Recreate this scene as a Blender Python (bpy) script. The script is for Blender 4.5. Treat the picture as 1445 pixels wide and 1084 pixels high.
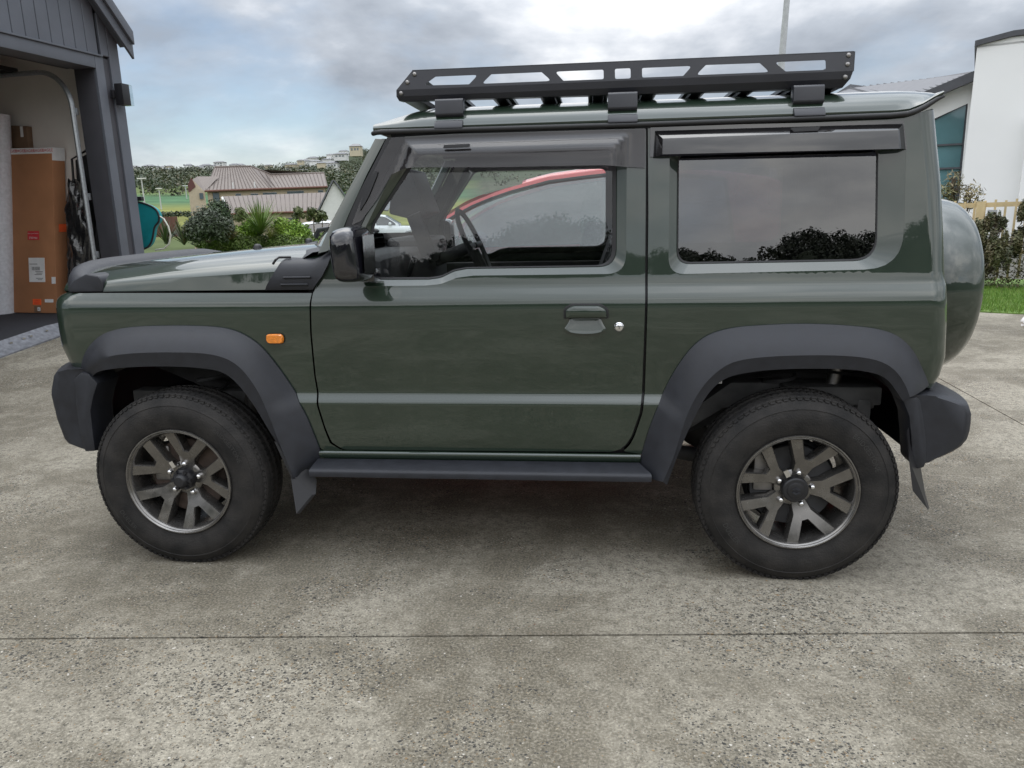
import bpy, bmesh, math, random
import numpy as np
from mathutils import Vector, Matrix
from mathutils.geometry import delaunay_2d_cdt

for o in list(bpy.data.objects): bpy.data.objects.remove(o)
SC = bpy.context.scene
COL = SC.collection
random.seed(7)
RNG = np.random.default_rng(7)
rad = math.radians

# ------------------------------------------------------------------ camera
cam_d = bpy.data.cameras.new('camera'); cam = bpy.data.objects.new('camera', cam_d); COL.objects.link(cam)
cam_d.sensor_width = 36.0; cam_d.lens = 26.291; cam_d.clip_start = 0.05; cam_d.clip_end = 5000
_R, _U, _F = (0.99434, 0.104, -0.02183), (-0.0025, 0.22827, 0.9736), (-0.10623, 0.96803, -0.22723)
cam.matrix_world = Matrix(((_R[0], _U[0], -_F[0], 1.54674), (_R[1], _U[1], -_F[1], -3.31488), (_R[2], _U[2], -_F[2], 1.30752), (0, 0, 0, 1)))
SC.camera = cam
SC.view_settings.view_transform = 'Standard'
try: SC.view_settings.look = 'None'
except Exception: pass
SC.view_settings.exposure = 0.42; SC.view_settings.gamma = 1.0
SC.view_settings.use_curve_mapping = False
try:
    SC.cycles.max_bounces = 10; SC.cycles.transparent_max_bounces = 16; SC.cycles.use_denoising = True
    SC.cycles.caustics_reflective = False; SC.cycles.caustics_refractive = False
except Exception: pass

# ------------------------------------------------------------------ sky and sun
SUN_EL, SUN_AZ = rad(60), rad(155)          # azimuth clockwise from +y
W = bpy.data.worlds.new('World'); SC.world = W; W.use_nodes = True
nt = W.node_tree; nt.nodes.clear()
def N(t, tree=None, **k):
    n = (tree or nt).nodes.new(t)
    for a, b in k.items(): setattr(n, a, b)
    return n
out = N('ShaderNodeOutputWorld')
sky = N('ShaderNodeTexSky', sky_type='NISHITA', sun_disc=False, sun_elevation=SUN_EL, sun_rotation=SUN_AZ, air_density=1.0, dust_density=1.5, ozone_density=1.0)
bg1 = N('ShaderNodeBackground'); bg1.inputs['Strength'].default_value = 0.115
nt.links.new(sky.outputs[0], bg1.inputs['Color'])
tc = N('ShaderNodeTexCoord'); sep = N('ShaderNodeSeparateXYZ'); nt.links.new(tc.outputs['Generated'], sep.inputs[0])
def M(op, a, b=None, tree=None):
    n = N('ShaderNodeMath', tree, operation=op)
    for i, v in enumerate((a, b)):
        if v is None: continue
        if isinstance(v, (int, float)): n.inputs[i].default_value = v
        else: (tree or nt).links.new(v, n.inputs[i])
    return n.outputs[0]
den = M('ADD', M('ABSOLUTE', sep.outputs[2]), 0.30)
cx = M('DIVIDE', sep.outputs[0], den); cy = M('DIVIDE', sep.outputs[1], den)
cmb = N('ShaderNodeCombineXYZ'); nt.links.new(cx, cmb.inputs[0]); nt.links.new(cy, cmb.inputs[1])
def ramp(tree, src, pts):
    r = N('ShaderNodeValToRGB', tree); e = r.color_ramp.elements
    while len(e) < len(pts): e.new(0.5)
    for el, (p, c) in zip(e, pts):
        el.position = p; el.color = (c, c, c, 1) if isinstance(c, (int, float)) else (*c, 1)
    tree.links.new(src, r.inputs[0]); return r.outputs[0]
def wnoise(scale, det, dist, off):
    mp = N('ShaderNodeMapping'); mp.inputs['Location'].default_value = off; nt.links.new(cmb.outputs[0], mp.inputs[0])
    n = N('ShaderNodeTexNoise'); n.inputs['Scale'].default_value = scale; n.inputs['Detail'].default_value = det
    n.inputs['Distortion'].default_value = dist; n.inputs['Roughness'].default_value = 0.55
    nt.links.new(mp.outputs[0], n.inputs['Vector']); return n.outputs[0]
cover = ramp(nt, wnoise(1.05, 7, 0.1, (3.3, 1.2, 0)), [(0.30, 0.25), (0.47, 1.0)])
shade = ramp(nt, wnoise(1.35, 8, 0.10, (9.2, 1.7, 2.0)), [(0.36, (0.31, 0.345, 0.40)), (0.46, (0.44, 0.48, 0.54)), (0.53, (0.64, 0.67, 0.72)), (0.61, (0.93, 0.94, 0.95))])
bg2 = N('ShaderNodeBackground'); nt.links.new(M('ADD', M('MULTIPLY', M('POWER', M('MAXIMUM', sep.outputs[2], 0.0), 2.0), 3.2), 0.84), bg2.inputs['Strength']);   # overcast skies brighten towards the zenith
nt.links.new(shade, bg2.inputs['Color'])
low = N('ShaderNodeMapRange'); low.inputs['From Min'].default_value = 0.0; low.inputs['From Max'].default_value = 0.16; low.inputs['To Min'].default_value = 0.35; nt.links.new(sep.outputs[2], low.inputs['Value'])
mx = N('ShaderNodeMixShader'); nt.links.new(M('MULTIPLY', cover, low.outputs[0]), mx.inputs[0]); nt.links.new(bg1.outputs[0], mx.inputs[1]); nt.links.new(bg2.outputs[0], mx.inputs[2])
nt.links.new(mx.outputs[0], out.inputs['Surface'])
sd = bpy.data.lights.new('sun', 'SUN'); sd.energy = 1.0; sd.angle = rad(130); sd.color = (1.0, 0.96, 0.90)
sun = bpy.data.objects.new('sun', sd); COL.objects.link(sun)
_sv = Vector((math.sin(SUN_AZ) * math.cos(SUN_EL), math.cos(SUN_AZ) * math.cos(SUN_EL), math.sin(SUN_EL)))
sun.rotation_euler = _sv.to_track_quat('Z', 'Y').to_euler()

# ------------------------------------------------------------------ materials
MATS = {}
def pm(name, col, rough=0.5, metal=0.0, coat=0.0, var=0.12, vscale=6.0, bump=0.0, bscale=80.0, spec=0.5, rvar=0.0, attr=None, col2=None):
    m = bpy.data.materials.new(name); m.use_nodes = True; t = m.node_tree; b = t.nodes['Principled BSDF']
    b.inputs['Roughness'].default_value = rough; b.inputs['Metallic'].default_value = metal
    b.inputs['Coat Weight'].default_value = coat; b.inputs['Coat Roughness'].default_value = 0.02; b.inputs['Coat IOR'].default_value = 1.68
    b.inputs['Specular IOR Level'].default_value = spec
    c = N('ShaderNodeTexCoord', t)
    n = N('ShaderNodeTexNoise', t); n.inputs['Scale'].default_value = vscale; n.inputs['Detail'].default_value = 6
    t.links.new(c.outputs['Object'], n.inputs['Vector'])
    lo = tuple(x * (1 - var) for x in col); hi = tuple(min(1, x * (1 + var)) for x in (col2 or col))
    r = ramp(t, n.outputs[0], [(0.3, lo), (0.7, hi)])
    if attr:
        a = N('ShaderNodeAttribute', t); a.attribute_name = attr
        mm = N('ShaderNodeMix', t, data_type='RGBA', blend_type='MULTIPLY'); mm.inputs[0].default_value = 1.0
        t.links.new(r, mm.inputs[6]); t.links.new(a.outputs['Color'], mm.inputs[7]); r = mm.outputs[2]
    t.links.new(r, b.inputs['Base Color'])
    if rvar:
        t.links.new(ramp(t, n.outputs[0], [(0.3, max(0, rough - rvar)), (0.7, min(1, rough + rvar))]), b.inputs['Roughness'])
    if bump:
        n2 = N('ShaderNodeTexNoise', t); n2.inputs['Scale'].default_value = bscale; n2.inputs['Detail'].default_value = 4
        t.links.new(c.outputs['Object'], n2.inputs['Vector'])
        bp_ = N('ShaderNodeBump', t); bp_.inputs['Strength'].default_value = bump; bp_.inputs['Distance'].default_value = 0.01
        t.links.new(n2.outputs[0], bp_.inputs['Height']); t.links.new(bp_.outputs[0], b.inputs['Normal'])
    MATS[name] = m; return m
def glass(name, tint, f0, rough=0.0, dust=0.0, dcol=(0.5, 0.48, 0.5)):
    m = bpy.data.materials.new(name); m.use_nodes = True; t = m.node_tree; t.nodes.clear()
    o = N('ShaderNodeOutputMaterial', t); g = N('ShaderNodeNewGeometry', t)
    dt = N('ShaderNodeVectorMath', t, operation='DOT_PRODUCT'); t.links.new(g.outputs['Normal'], dt.inputs[0]); t.links.new(g.outputs['Incoming'], dt.inputs[1])
    k = M('ABSOLUTE', dt.outputs['Value'], None, t); k = M('SUBTRACT', 1.0, k, t); k = M('POWER', k, 5.0, t)
    k = M('ADD', M('MULTIPLY', k, 1 - f0, t), f0, t)
    tr = N('ShaderNodeBsdfTransparent', t); tr.inputs[0].default_value = (*tint, 1)
    gl = N('ShaderNodeBsdfGlossy', t); gl.inputs['Roughness'].default_value = rough; gl.inputs[0].default_value = (1, 1, 1, 1)
    x = N('ShaderNodeMixShader', t); t.links.new(k, x.inputs[0]); t.links.new(tr.outputs[0], x.inputs[1]); t.links.new(gl.outputs[0], x.inputs[2])
    res = x.outputs[0]
    if dust:
        df = N('ShaderNodeBsdfDiffuse', t); df.inputs[0].default_value = (*dcol, 1)
        c = N('ShaderNodeTexCoord', t); n = N('ShaderNodeTexNoise', t); n.inputs['Scale'].default_value = 5; n.inputs['Detail'].default_value = 8
        mp = N('ShaderNodeMapping', t); mp.inputs['Scale'].default_value = (0.6, 1, 5); t.links.new(c.outputs['Object'], mp.inputs[0]); t.links.new(mp.outputs[0], n.inputs['Vector'])
        dr = ramp(t, n.outputs[0], [(0.3, dust * 0.5), (0.7, dust * 1.4)])
        y = N('ShaderNodeMixShader', t); t.links.new(dr, y.inputs[0]); t.links.new(res, y.inputs[1]); t.links.new(df.outputs[0], y.inputs[2]); res = y.outputs[0]
    t.links.new(res, o.inputs['Surface']); MATS[name] = m; return m

pm('green_paint', (0.0140, 0.0260, 0.0165), 0.35, 0.0, 1.0, var=0.07, vscale=3, spec=0.25, bump=0.035, bscale=6)
pm('black_plastic', (0.015, 0.016, 0.0205), 0.50, var=0.08, vscale=25, bump=0.12, bscale=600, rvar=0.04, col2=(0.019, 0.0205, 0.026), spec=0.42)
pm('dark_trim', (0.012, 0.012, 0.014), 0.45, var=0.2)
pm('gloss_black', (0.008, 0.008, 0.011), 0.08, coat=0.6, var=0.1)
pm('rubber_seal', (0.010, 0.010, 0.011), 0.55)
pm('tyre_rubber', (0.013, 0.0125, 0.0125), 0.72, var=0.3, vscale=14, bump=0.25, bscale=160, col2=(0.022, 0.020, 0.0185), spec=0.3)
pm('tyre_letter', (0.030, 0.029, 0.028), 0.7)
pm('gunmetal', (0.205, 0.196, 0.186), 0.24, 0.85, var=0.12, vscale=30, rvar=0.06)
pm('chrome', (0.75, 0.75, 0.76), 0.16, 1.0)
pm('steel_dull', (0.25, 0.24, 0.23), 0.45, 0.9, var=0.3, vscale=20)
pm('rust_steel', (0.075, 0.055, 0.045), 0.7, 0.4, var=0.4, vscale=25)
pm('chassis', (0.045, 0.045, 0.047), 0.7, var=0.4, vscale=12)
pm('chassis_light', (0.10, 0.10, 0.10), 0.7, var=0.4, vscale=10)
pm('rack_black', (0.024, 0.025, 0.031), 0.36, 0.0, var=0.15, bump=0.05, bscale=1200)
pm('amber', (0.75, 0.22, 0.01), 0.12, coat=1.0, var=0.25, vscale=200)
pm('red_lens', (0.45, 0.01, 0.012), 0.12, coat=1.0)
pm('lamp_glass', (0.6, 0.62, 0.64), 0.1, coat=1.0)
pm('interior_dark', (0.016, 0.016, 0.018), 0.7, var=0.2, vscale=20)
pm('seat_cloth', (0.03, 0.03, 0.034), 0.9, var=0.3, vscale=60, bump=0.2, bscale=400)
pm('headliner', (0.35, 0.34, 0.33), 0.9)
pm('screen', (0.10, 0.14, 0.16), 0.15)
pm('white_print', (0.72, 0.72, 0.72), 0.6)
pm('red_print', (0.55, 0.03, 0.04), 0.6)
pm('orange_print', (0.85, 0.12, 0.03), 0.6)
pm('black_print', (0.03, 0.03, 0.035), 0.6)
glass('window_glass', (0.86, 0.89, 0.89), 0.055)
glass('reflective_glass', (0.36, 0.42, 0.45), 0.17)
glass('privacy_glass', (0.16, 0.17, 0.20), 0.115)
glass('smoke_acrylic', (0.26, 0.245, 0.26), 0.055, 0.07, 0.035, (0.42, 0.38, 0.41))
glass('dark_acrylic', (0.05, 0.05, 0.06), 0.09, 0.03, 0.02)
pm('red_paint', (0.50, 0.018, 0.016), 0.3, coat=1.0, var=0.05)
pm('white_paint', (0.78, 0.79, 0.80), 0.3, coat=1.0, var=0.03)

# ------------------------------------------------------------------ mesh helpers
class MB:
    def __init__(s): s.v = []; s.f = []; s.col = None
    def add(s, vs, fs):
        b = len(s.v); s.v += [tuple(map(float, p)) for p in vs]; s.f += [tuple(i + b for i in q) for q in fs]; return s
    def box(s, c, d, rot=None):
        x, y, z = d[0] / 2, d[1] / 2, d[2] / 2
        P = [Vector((sx * x, sy * y, sz * z)) for sz in (-1, 1) for sy in (-1, 1) for sx in (-1, 1)]
        if rot is not None: P = [rot @ p for p in P]
        return s.add([p + Vector(c) for p in P], [(0, 2, 3, 1), (4, 5, 7, 6), (0, 1, 5, 4), (2, 6, 7, 3), (0, 4, 6, 2), (1, 3, 7, 5)])
    def prism(s, pts, mapf, d0, d1):
        n = len(pts)
        vs = [mapf(p, d0) for p in pts] + [mapf(p, d1) for p in pts]
        return s.add(vs, [tuple(range(n))[::-1], tuple(range(n, 2 * n))] + [(i, (i + 1) % n, n + (i + 1) % n, n + i) for i in range(n)])
    def loft(s, loops, closed=True, cap=False):
        n = len(loops[0]); vs = [p for L in loops for p in L]; fs = []
        for j in range(len(loops) - 1):
            for i in range(n if closed else n - 1):
                k = (i + 1) % n; fs.append((j * n + i, j * n + k, (j + 1) * n + k, (j + 1) * n + i))
        if cap: fs += [tuple(range(n))[::-1], tuple(range((len(loops) - 1) * n, len(loops) * n))]
        return s.add(vs, fs)
    def tube(s, path, r, n=10, cap=True, closed=False):
        P = [Vector(p) for p in path]; loops = []; m = len(P); rr = r if isinstance(r, (list, tuple)) else [r] * m
        up = None
        for i in range(m):
            a = P[(i - 1) % m] if closed else P[max(0, i - 1)]; b = P[(i + 1) % m] if closed else P[min(m - 1, i + 1)]
            t = (b - a).normalized()
            if up is None: up = t.orthogonal().normalized()
            u = (up - t * up.dot(t)).normalized(); up = u; w = t.cross(u)
            loops.append([P[i] + (u * math.cos(q) + w * math.sin(q)) * rr[i] for q in [2 * math.pi * k / n for k in range(n)]])
        if closed: loops.append(loops[0])
        return s.loft(loops, True, cap and not closed)
    def lathe(s, prof, c, axis='y', n=48, a0=0.0, a1=2 * math.pi):
        full = abs(a1 - a0 - 2 * math.pi) < 1e-6; loops = []
        for k in range(n + 1):
            q = a0 + (a1 - a0) * k / n; L = []
            for r, d in prof:
                x, y = r * math.cos(q), r * math.sin(q)
                L.append({'y': (c[0] + x, c[1] + d, c[2] + y), 'x': (c[0] + d, c[1] + x, c[2] + y), 'z': (c[0] + x, c[1] + y, c[2] + d)}[axis])
            loops.append(L)
        return s.loft(loops, False)
    def build(s, name, mat, parent=None, smooth=35, bevel=0.0, bseg=2, recalc=True, merge=True):
        me = bpy.data.meshes.new(name); me.from_pydata(s.v, [], s.f); 
        if s.col is not None:
            ca = me.color_attributes.new('Col', 'FLOAT_COLOR', 'POINT')
            ca.data.foreach_set('color', np.asarray(s.col, dtype=np.float32).ravel())
        elif recalc or bevel:
            bm = bmesh.new(); bm.from_mesh(me)
            if merge: bmesh.ops.remove_doubles(bm, verts=bm.verts, dist=1e-5)
            bmesh.ops.recalc_face_normals(bm, faces=bm.faces)
            if bevel:
                ed = [e for e in bm.edges if len(e.link_faces) == 2 and e.calc_face_angle(0) > 0.45]
                if ed: bmesh.ops.bevel(bm, geom=ed, offset=bevel, segments=bseg, profile=0.6, affect='EDGES', clamp_overlap=True)
            bm.to_mesh(me); bm.free()
        return link(name, me, mat, parent, smooth)
def link(name, me, mat, parent=None, smooth=35):
    ob = bpy.data.objects.new(name, me); COL.objects.link(ob)
    if mat is not None: me.materials.append(MATS[mat] if isinstance(mat, str) else mat)
    if smooth and len(me.polygons):
        me.polygons.foreach_set('use_smooth', [True] * len(me.polygons))
        if smooth < 179: me.set_sharp_from_angle(angle=rad(smooth))
    if parent is not None: attach(ob, parent)
    return ob
WL = {}
def attach(ob, parent):
    ob.parent = parent; l = WL.get(parent.name, Vector((0, 0, 0)))
    ob.matrix_parent_inverse = Matrix.Translation(-l)
def thing(name, label, cat, loc=(0, 0, 0), group=None):
    o = bpy.data.objects.new(name, None); COL.objects.link(o); o.location = loc; o.empty_display_size = 0.2
    WL[o.name] = Vector(loc); return tag(o, label, cat, group)
def tag(o, label, cat, group=None, kind=None):
    if label: o['label'] = label
    if cat: o['category'] = cat
    if group: o['group'] = group
    if kind: o['kind'] = kind
    return o
def struct(o): o['kind'] = 'structure'; return o
def stuff(o, label=None, cat=None):
    o['kind'] = 'stuff'; return tag(o, label, cat)
def dup(root, loc, rotz=0.0, label=None, group=None):
    r = root.copy(); COL.objects.link(r); r.location = loc; r.rotation_euler = (0, 0, rotz)
    if label: r['label'] = label
    if group: r['group'] = group
    for ch in list(root.children):
        c = ch.copy(); COL.objects.link(c); c.parent = r
        for g in list(ch.children):
            d = g.copy(); COL.objects.link(d); d.parent = c
    return r
def text_mb(s, size, mapf, depth=0.0008, align='CENTER'):
    """flat lettering: glyph outlines from the built-in font, mapped by mapf(x, y, d)"""
    cu = bpy.data.curves.new('txt', 'FONT'); cu.body = s; cu.size = size; cu.align_x = align; cu.align_y = 'CENTER'; cu.resolution_u = 2
    ob = bpy.data.objects.new('txt', cu); COL.objects.link(ob)
    dg = bpy.context.evaluated_depsgraph_get(); me = bpy.data.meshes.new_from_object(ob.evaluated_get(dg))
    m = MB(); vs = [mapf(v.co.x, v.co.y, depth) for v in me.vertices]; m.add(vs, [tuple(p.vertices) for p in me.polygons])
    bpy.data.objects.remove(ob); bpy.data.curves.remove(cu); bpy.data.meshes.remove(me); return m
def resample(pts, n, closed=False):
    P = np.array(pts, float)
    if closed: P = np.vstack([P, P[:1]])
    d = np.r_[0, np.cumsum(np.linalg.norm(np.diff(P, axis=0), axis=1))]
    t = np.linspace(0, d[-1], n + (1 if closed else 0)); 
    Q = np.stack([np.interp(t, d, P[:, k]) for k in range(P.shape[1])], 1)
    return Q[:-1] if closed else Q
def smooth_curve(pts, n, it=2):
    P = [np.array(p, float) for p in pts]
    for _ in range(it):
        Q = [P[0]]
        for a, b in zip(P[:-1], P[1:]): Q += [a * 0.75 + b * 0.25, a * 0.25 + b * 0.75]
        P = Q + [P[-1]]
    return resample(P, n)
def roundpoly(pts, radii, seg=6):
    n = len(pts); L = []
    if isinstance(radii, (int, float)): radii = [radii] * n
    for i in range(n):
        p, a, b = np.array(pts[i], float), np.array(pts[i - 1], float), np.array(pts[(i + 1) % n], float)
        u = (a - p) / np.linalg.norm(a - p); w = (b - p) / np.linalg.norm(b - p)
        ang = math.acos(max(-1, min(1, float(u @ w)))); d = radii[i] / max(1e-6, math.tan(ang / 2))
        d = min(d, 0.48 * np.linalg.norm(a - p), 0.48 * np.linalg.norm(b - p))
        s, e = p + u * d, p + w * d
        for k in range(seg + 1):
            t = k / seg; L.append((1 - t) ** 2 * s + 2 * t * (1 - t) * p + t * t * e)
    return [tuple(q) for q in L]
def inside(poly, X, Z):
    P = np.array(poly); r = np.zeros(X.shape, bool); x0, z0 = P[-1]
    for x1, z1 in P:
        c = ((z0 > Z) != (z1 > Z)); r ^= c & (X < (x1 - x0) * (Z - z0) / (z1 - z0 + 1e-15) + x0); x0, z0 = x1, z1
    return r
def plate(m, outer, holes, mapf, th):
    A = []; E = []; LL = [outer] + holes
    for L in LL:
        b = len(A); n = len(L); A += [Vector(q) for q in L]; E += [(b + i, b + (i + 1) % n) for i in range(n)]
    v, e, f, *_ = delaunay_2d_cdt(A, E, [], 0, 1e-7); V = np.array([(q.x, q.y) for q in v]); F = np.array([t for t in f if len(t) == 3]); c = V[F].mean(1); k = inside(outer, c[:, 0], c[:, 1])
    for L in holes: k &= ~inside(L, c[:, 0], c[:, 1])
    F = F[k]; n = len(V); m.add([mapf(x, z, 0) for x, z in V] + [mapf(x, z, th) for x, z in V], [tuple(t) for t in F] + [tuple(int(i) + n for i in t[::-1]) for t in F])
    for L in LL:
        n = len(L); m.add([mapf(x, z, 0) for x, z in L] + [mapf(x, z, th) for x, z in L], [(i, (i + 1) % n, n + (i + 1) % n, n + i) for i in range(n)])
    return m
def leaves(name, clumps, n, size, cols, mat='foliage', parent=None, asp=1.6, seed=1, upward=0.35, shell=0.55):
    """leaf-sized faces spread through ellipsoid clumps (cx,cy,cz,rx,ry,rz[,weight])"""
    g = np.random.default_rng(seed); C_ = np.array([c[:6] for c in clumps], float)
    w = np.array([c[6] if len(c) > 6 else c[3] * c[4] * c[5] for c in clumps]) ** 0.7; w /= w.sum()
    k = g.choice(len(clumps), n, p=w); d = g.normal(size=(n, 3)); d /= np.linalg.norm(d, axis=1)[:, None]
    r = (shell + (1 - shell) * g.random(n)) * (0.8 + 0.35 * g.random(n)); P = C_[k, :3] + d * r[:, None] * C_[k, 3:]
    nr = d + g.normal(size=(n, 3)) * 0.7 + np.array([0, 0, upward]); nr /= np.linalg.norm(nr, axis=1)[:, None]
    t = np.cross(nr, g.normal(size=(n, 3))); t /= np.linalg.norm(t, axis=1)[:, None] + 1e-9; b = np.cross(nr, t)
    sz = size * (0.6 + 0.8 * g.random(n))[:, None]
    V = np.stack([P - t * sz * asp / 2, P + b * sz / 2, P + t * sz * asp / 2, P - b * sz / 2], 1).reshape(-1, 3)
    cl = np.array(cols); cc = cl[(g.random(len(clumps)) * len(cl)).astype(int)][k] * 0.5 + cl[(g.random(n) * len(cl)).astype(int)] * 0.5
    cc = cc * (0.75 + 0.5 * g.random(n))[:, None]; cc = np.repeat(np.c_[cc, np.ones(n)], 4, 0)
    me = bpy.data.meshes.new(name); F = np.arange(4 * n).reshape(-1, 4)
    me.vertices.add(4 * n); me.vertices.foreach_set('co', V.astype(np.float32).ravel())
    me.loops.add(4 * n); me.loops.foreach_set('vertex_index', F.ravel().astype(np.int32))
    me.polygons.add(n); me.polygons.foreach_set('loop_start', (np.arange(n) * 4).astype(np.int32)); me.polygons.foreach_set('loop_total', np.full(n, 4, np.int32))
    me.update(calc_edges=True)
    ca = me.color_attributes.new('Col', 'FLOAT_COLOR', 'POINT'); ca.data.foreach_set('color', cc.astype(np.float32).ravel())
    return link(name, me, mat, parent, 0)
def blades(name, items, parent=None, mat='foliage'):
    """sword leaves: items = (base, tip, width, sag, colour)"""
    m = MB(); col = []
    for b, t, w, sag, c in items:
        b, t = Vector(b), Vector(t); d = t - b; s = d.cross(Vector((0, 0, 1)))
        if s.length < 1e-3: s = Vector((1, 0, 0))
        s = s.normalized(); vs = []
        for k in range(5):
            u = k / 4; p = b + d * u - Vector((0, 0, sag * (u * u) )); ww = w * (0.6 + 0.8 * u) * (1 - u) ** 0.6 if k else w * 0.5
            nn = Vector((0, 0, 1)).cross(s) * 0.15 * w
            vs += [p - s * ww / 2, p + s * ww / 2 + nn]
        m.add(vs, [(2 * k, 2 * k + 1, 2 * k + 3, 2 * k + 2) for k in range(4)]); col += [(*c, 1)] * 10
    m.col = col; return m.build(name, mat, parent, 0)
pm('foliage', (1.0, 1.0, 1.0), 0.55, var=0.0, attr='Col', spec=0.35)
pm('bark', (0.11, 0.085, 0.06), 0.9, var=0.4, vscale=20, bump=0.6, bscale=40)

# ------------------------------------------------------------------ ground
GA = np.array([-3.673, 2.684]); GT = np.array([0.1458, 0.9893]); GN = np.array([-0.9893, 0.1458])   # garage door line, along it, into the garage
def sstep(a, b, x): 
    t = np.clip((x - a) / (b - a), 0, 1); return t * t * (3 - 2 * t)
def ground_z(x, y):
    t = (x - GA[0]) * GT[0] + (y - GA[1]) * GT[1]
    return sstep(-0.9, -3.6, x) * np.clip(0.12 + 0.121 * t, 0.0, 0.25)
def concrete():
    m = bpy.data.materials.new('aggregate_concrete'); m.use_nodes = True; t = m.node_tree; b = t.nodes['Principled BSDF']; MATS['concrete'] = m
    c = N('ShaderNodeTexCoord', t).outputs['Object']
    def noi(scale, det=5, rough=0.55, w=0.0, dist=0.0):
        n = N('ShaderNodeTexNoise', t); n.inputs['Scale'].default_value = scale; n.inputs['Detail'].default_value = det; n.inputs['Roughness'].default_value = rough; n.inputs['Distortion'].default_value = dist
        mp = N('ShaderNodeMapping', t); mp.inputs['Location'].default_value = (w, w * 1.7, w); t.links.new(c, mp.inputs[0]); t.links.new(mp.outputs[0], n.inputs['Vector']); return n.outputs[0]
    def mix(f, a, b2, mode='MIX'):
        n = N('ShaderNodeMix', t, data_type='RGBA', blend_type=mode)
        for k, v in ((0, f), (6, a), (7, b2)):
            if isinstance(v, (int, float)): n.inputs[k].default_value = v
            elif isinstance(v, tuple): n.inputs[k].default_value = (*v, 1)
            else: t.links.new(v, n.inputs[k])
        return n.outputs[2]
    base = ramp(t, noi(1.3, 8, 0.62, 3.0, 0.4), [(0.39, (0.088, 0.076, 0.055)), (0.48, (0.165, 0.149, 0.117)), (0.57, (0.375, 0.352, 0.300))])
    base = mix(ramp(t, noi(0.45, 6, 0.6, 9.0, 0.5), [(0.44, 0.0), (0.62, 0.85)]), base, (0.105, 0.092, 0.068))
    base = mix(ramp(t, noi(7, 7, 0.6, 5.0), [(0.46, 0.0), (0.66, 0.7)]), base, (0.36, 0.337, 0.285))
    base = mix(ramp(t, noi(28, 8, 0.72, 21.0), [(0.45, 0.0), (0.62, 0.8)]), base, (0.095, 0.086, 0.069))
    base = mix(0.45, base, ramp(t, noi(120, 4, 0.7, 1.0), [(0.34, (0.030, 0.027, 0.021)), (0.5, (0.160, 0.146, 0.117)), (0.66, (0.42, 0.392, 0.335))]))
    hs = None
    dens = ramp(t, noi(2.2, 5, 0.6, 12.0), [(0.38, 0.35), (0.62, 1.0)])
    for scale, th, off in ((36, 0.27, 13.0), (58, 0.42, 0.0), (95, 0.54, 4.0), (170, 0.64, 8.0)):
        v = N('ShaderNodeTexVoronoi', t); v.inputs['Scale'].default_value = scale; v.inputs['Randomness'].default_value = 1.0
        mp = N('ShaderNodeMapping', t); mp.inputs['Location'].default_value = (off, off, off); mp.inputs['Scale'].default_value = (1, 1.25, 1)
        nd = N('ShaderNodeTexNoise', t); nd.inputs['Scale'].default_value = scale * 1.5; t.links.new(c, nd.inputs['Vector'])
        mv = N('ShaderNodeVectorMath', t, operation='MULTIPLY_ADD'); t.links.new(nd.outputs['Color'], mv.inputs[0]); mv.inputs[1].default_value = (0.5 / scale,) * 3; t.links.new(c, mv.inputs[2])
        t.links.new(mv.outputs[0], mp.inputs[0]); t.links.new(mp.outputs[0], v.inputs['Vector'])
        sp = N('ShaderNodeSeparateColor', t); t.links.new(v.outputs['Color'], sp.inputs[0])
        thr = M('MULTIPLY', M('MULTIPLY', sp.outputs[1], th, t), dens, t)
        mask = M('MULTIPLY', M('LESS_THAN', v.outputs['Distance'], thr, t), M('GREATER_THAN', sp.outputs[2], 0.25, t), t)
        stone = ramp(t, sp.outputs[0], [(0.0, (0.035, 0.035, 0.034)), (0.50, (0.065, 0.063, 0.057)), (0.70, (0.12, 0.11, 0.09)), (0.86, (0.20, 0.14, 0.08)), (0.95, (0.30, 0.27, 0.21)), (0.995, (0.50, 0.48, 0.45))])
        base = mix(mask, base, stone)
        hgt = M('MULTIPLY', M('SUBTRACT', th, v.outputs['Distance'], t), mask, t)
        hs = hgt if hs is None else M('ADD', hs, M('MULTIPLY', hgt, 48 / scale, t), t)
    base = mix(1.0, base, (1.0, 0.98, 0.93), 'MULTIPLY')
    t.links.new(base, b.inputs['Base Color']); b.inputs['Roughness'].default_value = 0.8; b.inputs['Specular IOR Level'].default_value = 0.35
    hh_ = M('ADD', M('MULTIPLY', hs, 0.8, t), M('MULTIPLY', noi(60, 6, 0.7), 0.35, t), t)
    bp_ = N('ShaderNodeBump', t); bp_.inputs['Strength'].default_value = 0.7; bp_.inputs['Distance'].default_value = 0.012
    t.links.new(hh_, bp_.inputs['Height']); t.links.new(bp_.outputs[0], b.inputs['Normal'])
concrete()
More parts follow.
